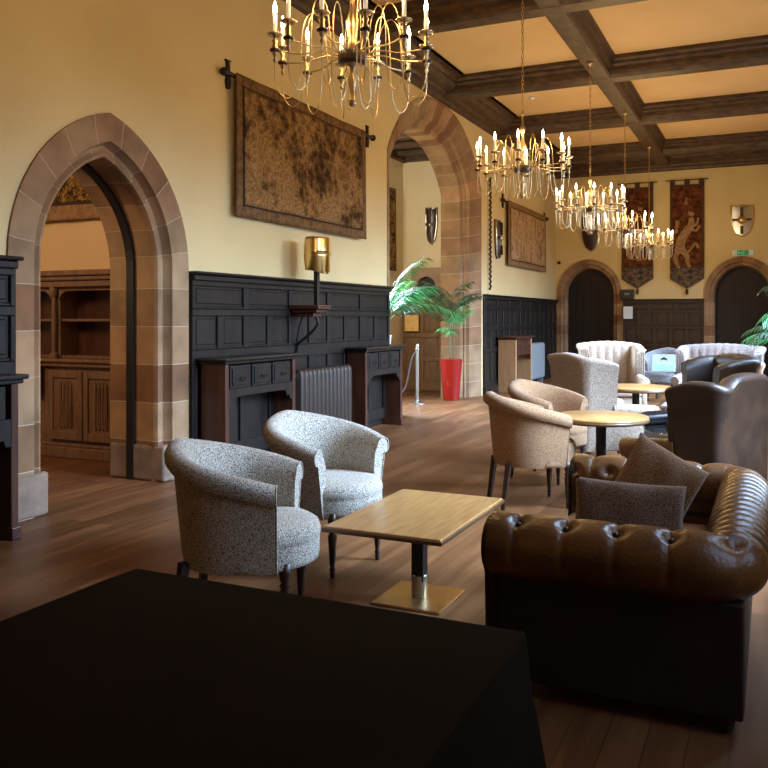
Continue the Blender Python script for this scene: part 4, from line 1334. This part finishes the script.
# ------------------------------------------------------------ wing chairs
def wing_chair(name, label, cat, loc, rz, m, W=.76, D=.78, ht=1.12, m_in=None, pleats=0, group=None, wing=.42, arm_h=.62, legs=True, zl=.17, scroll=False, dip=0.0, m_arm=None, crn=.06):
    """faces +y; W outside width"""
    t = empty(name, label, cat, loc, rz, group)
    h_ = W / 2
    yb = -D / 2
    rc = crn
    P = []
    yw = yb + wing
    def seg(a, b, k):
        a, b = Vector(a), Vector(b)
        for i in range(k): yield a + (b - a) * i / k
    for p in seg((h_, yw), (h_, yb + rc), 10): P.append((p, Vector((1, 0))))
    for k in range(8):
        a = R(-90 * k / 8); P.append((Vector((h_ - rc + rc * math.cos(a), yb + rc + rc * math.sin(a))), Vector((math.cos(a), math.sin(a)))))
    nb = max(24, int(W / .02))
    for p in seg((h_ - rc, yb), (-h_ + rc, yb), nb): P.append((p, Vector((0, -1))))
    for k in range(8):
        a = R(-90 - 90 * k / 8); P.append((Vector((-h_ + rc + rc * math.cos(a), yb + rc + rc * math.sin(a))), Vector((math.cos(a), math.sin(a)))))
    for p in seg((-h_, yb + rc), (-h_, yw), 10): P.append((p, Vector((-1, 0))))
    P.append((Vector((-h_, yw)), Vector((-1, 0))))
    rows = []
    for i, (p, o) in enumerate(P):
        fy = max(0.0, (p.y - yb) / wing)          # 0 at back, 1 at wing front
        H = ht - .07 * fy ** 2.5 + .035 * math.cos(p.x / h_ * PI / 2) * (1 - fy) - dip * math.exp(-((abs(p.x) - h_ * .82) / .09) ** 2) * (1 - min(1, fy * 2))
        lean = .0
        pl = 0
        if pleats and fy < .25:
            ph = ((p.x + h_) / (W / pleats)) % 1
            pl = .022 * abs(math.sin(PI * ph)) ** .7
        def off(z): return .05 * (z - .6) if z > .6 else 0
        pr = [(-.02, zl), (-.005, zl + .1), (0, .6), (.01 + off(H) * .6, H - .12), (.03 + off(H), H - .055), (.035 + off(H), H - .02), (.015 + off(H), H + pl * .3), (-.03, H + .004 + pl * .4), (-.075, H - .02), (-.095 - pl, H - .08), (-.10 - pl, H - .25), (-.10 - pl, .6), (-.10, .38)]
        rows.append([Vector((p.x + o.x * q, p.y + o.y * q, z)) for q, z in pr])
    bm = NB()
    V = grid(bm, len(rows), len(rows[0]), lambda i, j: rows[i][j], closed_v=True)
    bm.faces.new(V[0]); bm.faces.new(V[-1][::-1])
    obj('winged_back', bm, m, t, True, autosmooth=55)
    if scroll:
        for s in (-1, 1):
            bm = NB()
            for q in range(5):
                tube(bm, [(s * (h_ - .08 + q * .028), yw + .008, .62), (s * (h_ - .08 + q * .028), yw + .01, ht - .16 + q * .012), (s * (h_ - .05 + q * .028), yw + .01, ht - .08)], .012, 6)
            obj('channelled_scroll', bm, m, t, True)
    for s in (-1, 1):
        bm = NB()
        ya = yb + .12; yf = D / 2 - .02
        a, b = sorted((s * h_, s * (h_ - .10)))
        # arm body with roll on top
        tube(bm, [(s * (h_ - .045), yw - .04, arm_h - .04), (s * (h_ - .04), yf - .04, arm_h - .07), (s * (h_ - .035), yf, arm_h - .075)], [.078, .078, .070], 16)
        box(bm, a + .012, b - .005, ya, yf - .02, zl, arm_h - .05, .015)
        obj('arm', bm, m_arm or m, t, True, autosmooth=50)
    bm = NB(); box(bm, -h_ + .09, h_ - .09, yb + .06, D / 2 - .04, zl, .33, .02, 3); obj('seat_rail', bm, m, t, True, autosmooth=40)
    bm = NB(); box(bm, -h_ + .10, h_ - .10, yb + .10, D / 2 + .01, .33, .47, .05, 5); obj('seat_cushion', bm, m_in or m, t, True)
    if legs:
        for s in (-1, 1):
            bm = NB(); tube(bm, spline([(s * (h_ - .08), D / 2 - .08, zl + .02), (s * (h_ - .055), D / 2 - .05, zl * .7), (s * (h_ - .07), D / 2 - .07, zl * .25), (s * (h_ - .055), D / 2 - .05, 0)], 4), [.034] * 4 + [.03] * 4 + [.018] * 4 + [.026], 8)
            obj('leg', bm, 'leg_dark', t, True)
            bm = NB(); tube(bm, spline([(s * (h_ - .08), yb + .08, zl + .02), (s * (h_ - .07), yb + .05, zl * .5), (s * (h_ - .08), yb - .01, 0)], 4), [.03] * 4 + [.024] * 4 + [.026], 8)
            obj('leg', bm, 'leg_dark', t, True)
    return t
wing_chair('wing_chair', 'dark brown leather wing chair seen from behind, beyond the sofa', 'armchair', (-.545, 6.60, 0), R(68), 'leather_dark', W=.88, D=.80, ht=1.10, wing=.38, dip=.05, m_arm='leather')
wing_chair('wing_chair', 'glossy leather wing chair facing the camera behind the darker one', 'armchair', (-.66, 8.05, 0), R(118), 'leather_dark', W=.76, D=.80, ht=1.17, m_in='leather_black', m_arm='leather_black', wing=.36)
wing_chair('wing_chair', 'pale fabric wing chair seen from behind, past the brown tub chairs', 'armchair', (-1.66, 8.85, 0), R(-52), 'fabric_pale', W=.84, D=.86, ht=1.13, wing=.36)
wing_chair('wing_sofa', 'grey pleated wing sofa with channelled scroll ends beyond pale chair', 'sofa', (-2.28, 12.9, 0), R(-158), 'fabric_pale', W=.90, D=.84, ht=1.12, pleats=7, scroll=True)
wing_chair('wing_sofa', 'mauve grey pleated wing sofa before the right back door', 'sofa', (-.78, 13.6, 0), R(172), 'fabric_mauve', W=1.20, D=.84, ht=1.08, pleats=10, scroll=True)
wing_chair('low_armchair', 'tan low backed armchair in front of mauve wing sofa', 'armchair', (-.60, 11.9, 0), R(8), 'fabric_tan', W=.85, D=.80, ht=.95, wing=.5, arm_h=.6)
wing_chair('low_armchair', 'dark grey armchair in shadow between pale wing sofa and far tub chair', 'armchair', (-2.42, 14.4, 0), R(-150), 'fabric_grey', W=.7, D=.8, ht=.85, wing=.5, arm_h=.62)
tub_chair('fabric_grey', 'grey tub chair with a paper sign on it by the back panelling', (-1.83, 15.6, 0), R(172), None, ht=.98)
t = empty('table_sign', 'white and green paper sign propped in far grey tub chair', 'sign', (-1.80, 15.28, .56), R(-6))
bm = NB(); box(bm, -.21, .21, 0, .012, 0, .32, .002); o = obj('card', bm, 'card_paper', t)
bm = NB(); box(bm, -.18, .18, -.003, 0, .03, .13); o = obj('printed_panel', bm, 'green_paper', t)
bm = NB(); prism(bm, [(-.06, .2), (-.05, .24), (0, .27), (.05, .24), (.06, .2), (.03, .22), (-.03, .22)], 1, -.004, 0); obj('printed_emblem', bm, 'iron', t)
t.rotation_euler.x = R(-14)
bm = NB(); box(bm, -.24, .24, -.26, .26, .39, .43, .01); 
for sx in (-1, 1):
    for sy in (-1, 1): box(bm, sx * .2 - .02, sx * .2 + .02, sy * .22 - .02, sy * .22 + .02, 0, .39)
bpy.data.meshes
o = obj('footstool', bm, 'fabric_mauve', None, False, (-1.05, 10.9, 0))
setp(o, 'low mauve stool beside the far round table', 'stool')

# ------------------------------------------------------------ black table in the foreground
t = empty('trestle_table', 'table under a plain black cloth filling the foreground', 'table', (-1.21, 1.05, 0))
bm = NB(); box(bm, -.62, .62, -.92, .92, .71, .742)
obj('tabletop', bm, 'black_paint', t)
for sx in (-1, 1):
    for sy in (-1, 1):
        bm = NB(); box(bm, sx * .55 - .02, sx * .55 + .02, sy * .85 - .02, sy * .85 + .02, 0, .71); obj('leg', bm, 'black_paint', t)
bm = NB()
def cl(i, j):
    n1 = 96
    a = 2 * PI * i / n1
    # rounded rectangle outline
    c, s = math.cos(a), math.sin(a)
    k = max(abs(c) / .645, abs(s) / .95)
    x, y = c / k, s / k
    rr = 0
    lev = [(.2, .75), (.5, .75), (.97, .75), (1.0, .747), (1.006, .735), (1.015, .6), (1.05, .4), (1.085, .2), (1.125, .01)][j]
    f_, z = lev
    wv = 0
    if j > 4: wv = (.012 * (j - 4)) * (.5 + .5 * math.sin(a * 14)) * .5
    q = f_ + wv
    # corners hang in closer
    corner = (abs(c * s) * 2) ** 6
    return Vector((x * q, y * q, z))
V = grid(bm, 96, 9, cl, closed_u=True)
bm.faces.new([r_[0] for r_ in V])
o = obj('tablecloth', bm, 'black_cloth', None, True, (-1.21, 1.05, .002), autosmooth=50)
md = o.modifiers.new('s', 'SOLIDIFY'); md.thickness = .003
setp(o, 'plain black cloth draped to the floor over the foreground table', 'tablecloth')

# ------------------------------------------------------------ palms, stanchion
def frond(parent, base, az, elev, length, droop, nleaf, leafl, m, seed, wid=.022):
    rnd = random.Random(seed)
    d = Vector((math.cos(az), math.sin(az), 0))
    pts = []
    p = Vector(base)
    e = elev
    st = length / 14
    for i in range(15):
        pts.append(p.copy())
        p = p + (d * math.cos(e) + Vector((0, 0, math.sin(e)))) * st
        e -= droop / 14
    bm = NB()
    tube(bm, pts, [.007 * (1 - i / 18) for i in range(15)], 5)
    side = Vector((-d.y, d.x, 0))
    for k in range(nleaf):
        u = .28 + .72 * k / (nleaf - 1)
        f_ = u * 14
        i = min(13, int(f_))
        q = pts[i].lerp(pts[i + 1], f_ - i)
        tg = (pts[i + 1] - pts[i]).normalized()
        up = side.cross(tg)
        for s in (-1, 1):
            L_ = leafl * (1 - .55 * abs(u - .5) * 1.4) * rnd.uniform(.85, 1.1)
            dirv = (side * s * .8 + tg * .65 - Vector((0, 0, .15 + .2 * rnd.random()))).normalized()
            a = q; b = q + dirv * L_ * .5 + Vector((0, 0, .01)); c = q + dirv * L_ - Vector((0, 0, L_ * .28))
            nrm = tg * wid * .5
            vs = [bm.verts.new(a), bm.verts.new(b + nrm), bm.verts.new(c), bm.verts.new(b - nrm)]
            bm.faces.new(vs)
    return obj('frond', bm, m, parent)
def palm(label, loc, pot_mat, pot_prof, fronds, m='leaf', trunk=None, zb=0.3):
    t = empty('potted_palm', label, 'plant', loc)
    bm = NB(); lathe(bm, pot_prof, 28); obj('pot', bm, pot_mat, t, True, autosmooth=40)
    top = pot_prof[-1][1]
    bm = NB(); lathe(bm, [(.001, top - .03), (pot_prof[-1][0] - .02, top - .03), (pot_prof[-1][0] - .02, top - .02), (.001, top - .02)], 20); obj('soil', bm, 'soil', t)
    for k, q in enumerate(trunk or []):
        bm = NB(); tube(bm, spline([(q[0], q[1], top - .03), (q[0] * 1.3, q[1] * 1.3, top + q[2] * .5), (q[0] * 1.1, q[1] * 1.1, top + q[2])], 4), [.012] * 9, 6)
        obj('stem', bm, 'stem', t, True)
    for k, (b, az, el, L_, dr, nl, ll, mm) in enumerate(fronds):
        frond(t, b, R(az), R(el), L_, R(dr), nl, ll, mm, k * 7 + 3)
    return t
rp = random.Random(9)
fr = []
for k in range(17):
    z = 1.15 + rp.random() * .6
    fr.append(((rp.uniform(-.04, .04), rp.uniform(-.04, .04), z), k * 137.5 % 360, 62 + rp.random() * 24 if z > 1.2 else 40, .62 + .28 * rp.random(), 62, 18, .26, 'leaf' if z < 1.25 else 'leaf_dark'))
palm('potted palm in tall square red planter against the stone pier of wide arch', (-5.48, 14.15, 0), 'red_pot', [(.001, 0), (.14, 0), (.15, .01), (.21, .74), (.215, .76), (.20, .76)], fr, trunk=[(.03, .02, .8), (-.03, .01, .6), (0, -.03, .7)])
fr = []
for k in range(10):
    az = [-20, 15, 50, -40, 80, 110, 130, 65, -5, 30][k]
    fr.append(((0, 0, .42), az, [68, 55, 70, 55, 75, 70, 70, 65, 84, 76][k], 1.35 if k in (0, 1, 8) else 1.1, [80, 95, 70, 80, 60, 70, 70, 75, 60, 75][k], 26, .34, 'leaf'))
t = empty('plinth', 'tall brown plinth under green palm beside end of panelling', 'plinth', (-5.60, 11.45, 0))
bm = NB(); box(bm, -.2, .2, -.2, .2, .06, .90, .01); obj('shaft', bm, 'dark_oak', t)
bm = NB(); box(bm, -.23, .23, -.23, .23, 0, .06, .01); box(bm, -.23, .23, -.23, .23, .90, .94, .01); obj('moulding', bm, 'dark_oak', t)
palm('bright green palm in white pot beside the end of the dark panelling', (-5.60, 11.45, .941), 'white_pot', [(.001, 0), (.11, 0), (.15, .30), (.155, .32), (.14, .32)], fr)
fr = []
for k in range(10):
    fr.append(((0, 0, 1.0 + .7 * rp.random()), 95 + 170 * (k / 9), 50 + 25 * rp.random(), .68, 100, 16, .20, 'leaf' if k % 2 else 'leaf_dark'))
palm('tall palm with arching fronds at the right edge of the photo', (.30, 10.2, 0), 'white_pot', [(.001, 0), (.15, 0), (.2, .45), (.19, .46)], fr, trunk=[(.02, 0, 1.2), (-.02, .01, 1.0)])

t = empty('barrier_post', 'chrome barrier post with hanging rope standing in wide archway', 'barrier', (-5.80, 13.3, 0))
bm = NB(); lathe(bm, [(.16, 0), (.16, .015), (.05, .035), (.03, .05)], 24); obj('base', bm, 'steel', t, True, autosmooth=40)
bm = NB(); lathe(bm, [(.026, .04), (.026, .95), (.035, .96), (.035, .99), (.026, 1.0), (.03, 1.03), (.02, 1.06), (.001, 1.065)], 16); obj('post', bm, 'steel', t, True, autosmooth=40)
bm = NB(); tube(bm, spline([(-.03, -.01, .92), (-.09, -.04, .80), (-.14, -.08, .5), (-.2, -.13, .25), (-.30, -.3, .14), (-.3, -.9, .12), (-.18, -1.8, .4), (-.1, -2.4, .92)], 6), .014, 8); obj('rope', bm, 'rope', t, True)
bm = NB(); lathe(bm, [(.03, 0), (.03, .02), (.012, .03), (.012, .08)], 10, -.1, -2.42, .92); obj('wall_hook', bm, 'steel', t, True)
# passage details
bm = NB()
box(bm, -.16, .16, -.012, 0, -.17, .17, .003)
setp(obj('poster', bm, 'poster', None, False, (-6.95, PY - .11, 1.42)), 'small orange and yellow poster on brown passage panelling', 'poster')
t = empty('stone_niche', 'small round headed stone niche above passage panelling', 'niche', (-6.62, PY, 1.96))
bm = NB()
N_ = 12
outer = [(-.34, 0)] + [(-.34, .55), (-.30, .62), (.30, .66)] + [(.34, .62), (.34, 0)]
inner = [(.22 * math.cos(PI * k / N_), .22 + .22 * math.sin(PI * k / N_)) for k in range(N_ + 1)]
poly = [(-.34, 0), (-.34, .62), (.34, .62), (.34, 0), (.22, 0)] + inner + [(-.22, 0)]
prism(bm, poly, 1, -.12, 0); obj('stone_surround', bm, 'stone_plain', t)
bm = NB(); prism(bm, [(-.22, 0), (.22, 0)] + inner, 1, -.03, 0); obj('niche_back', bm, 'black_paint', t)
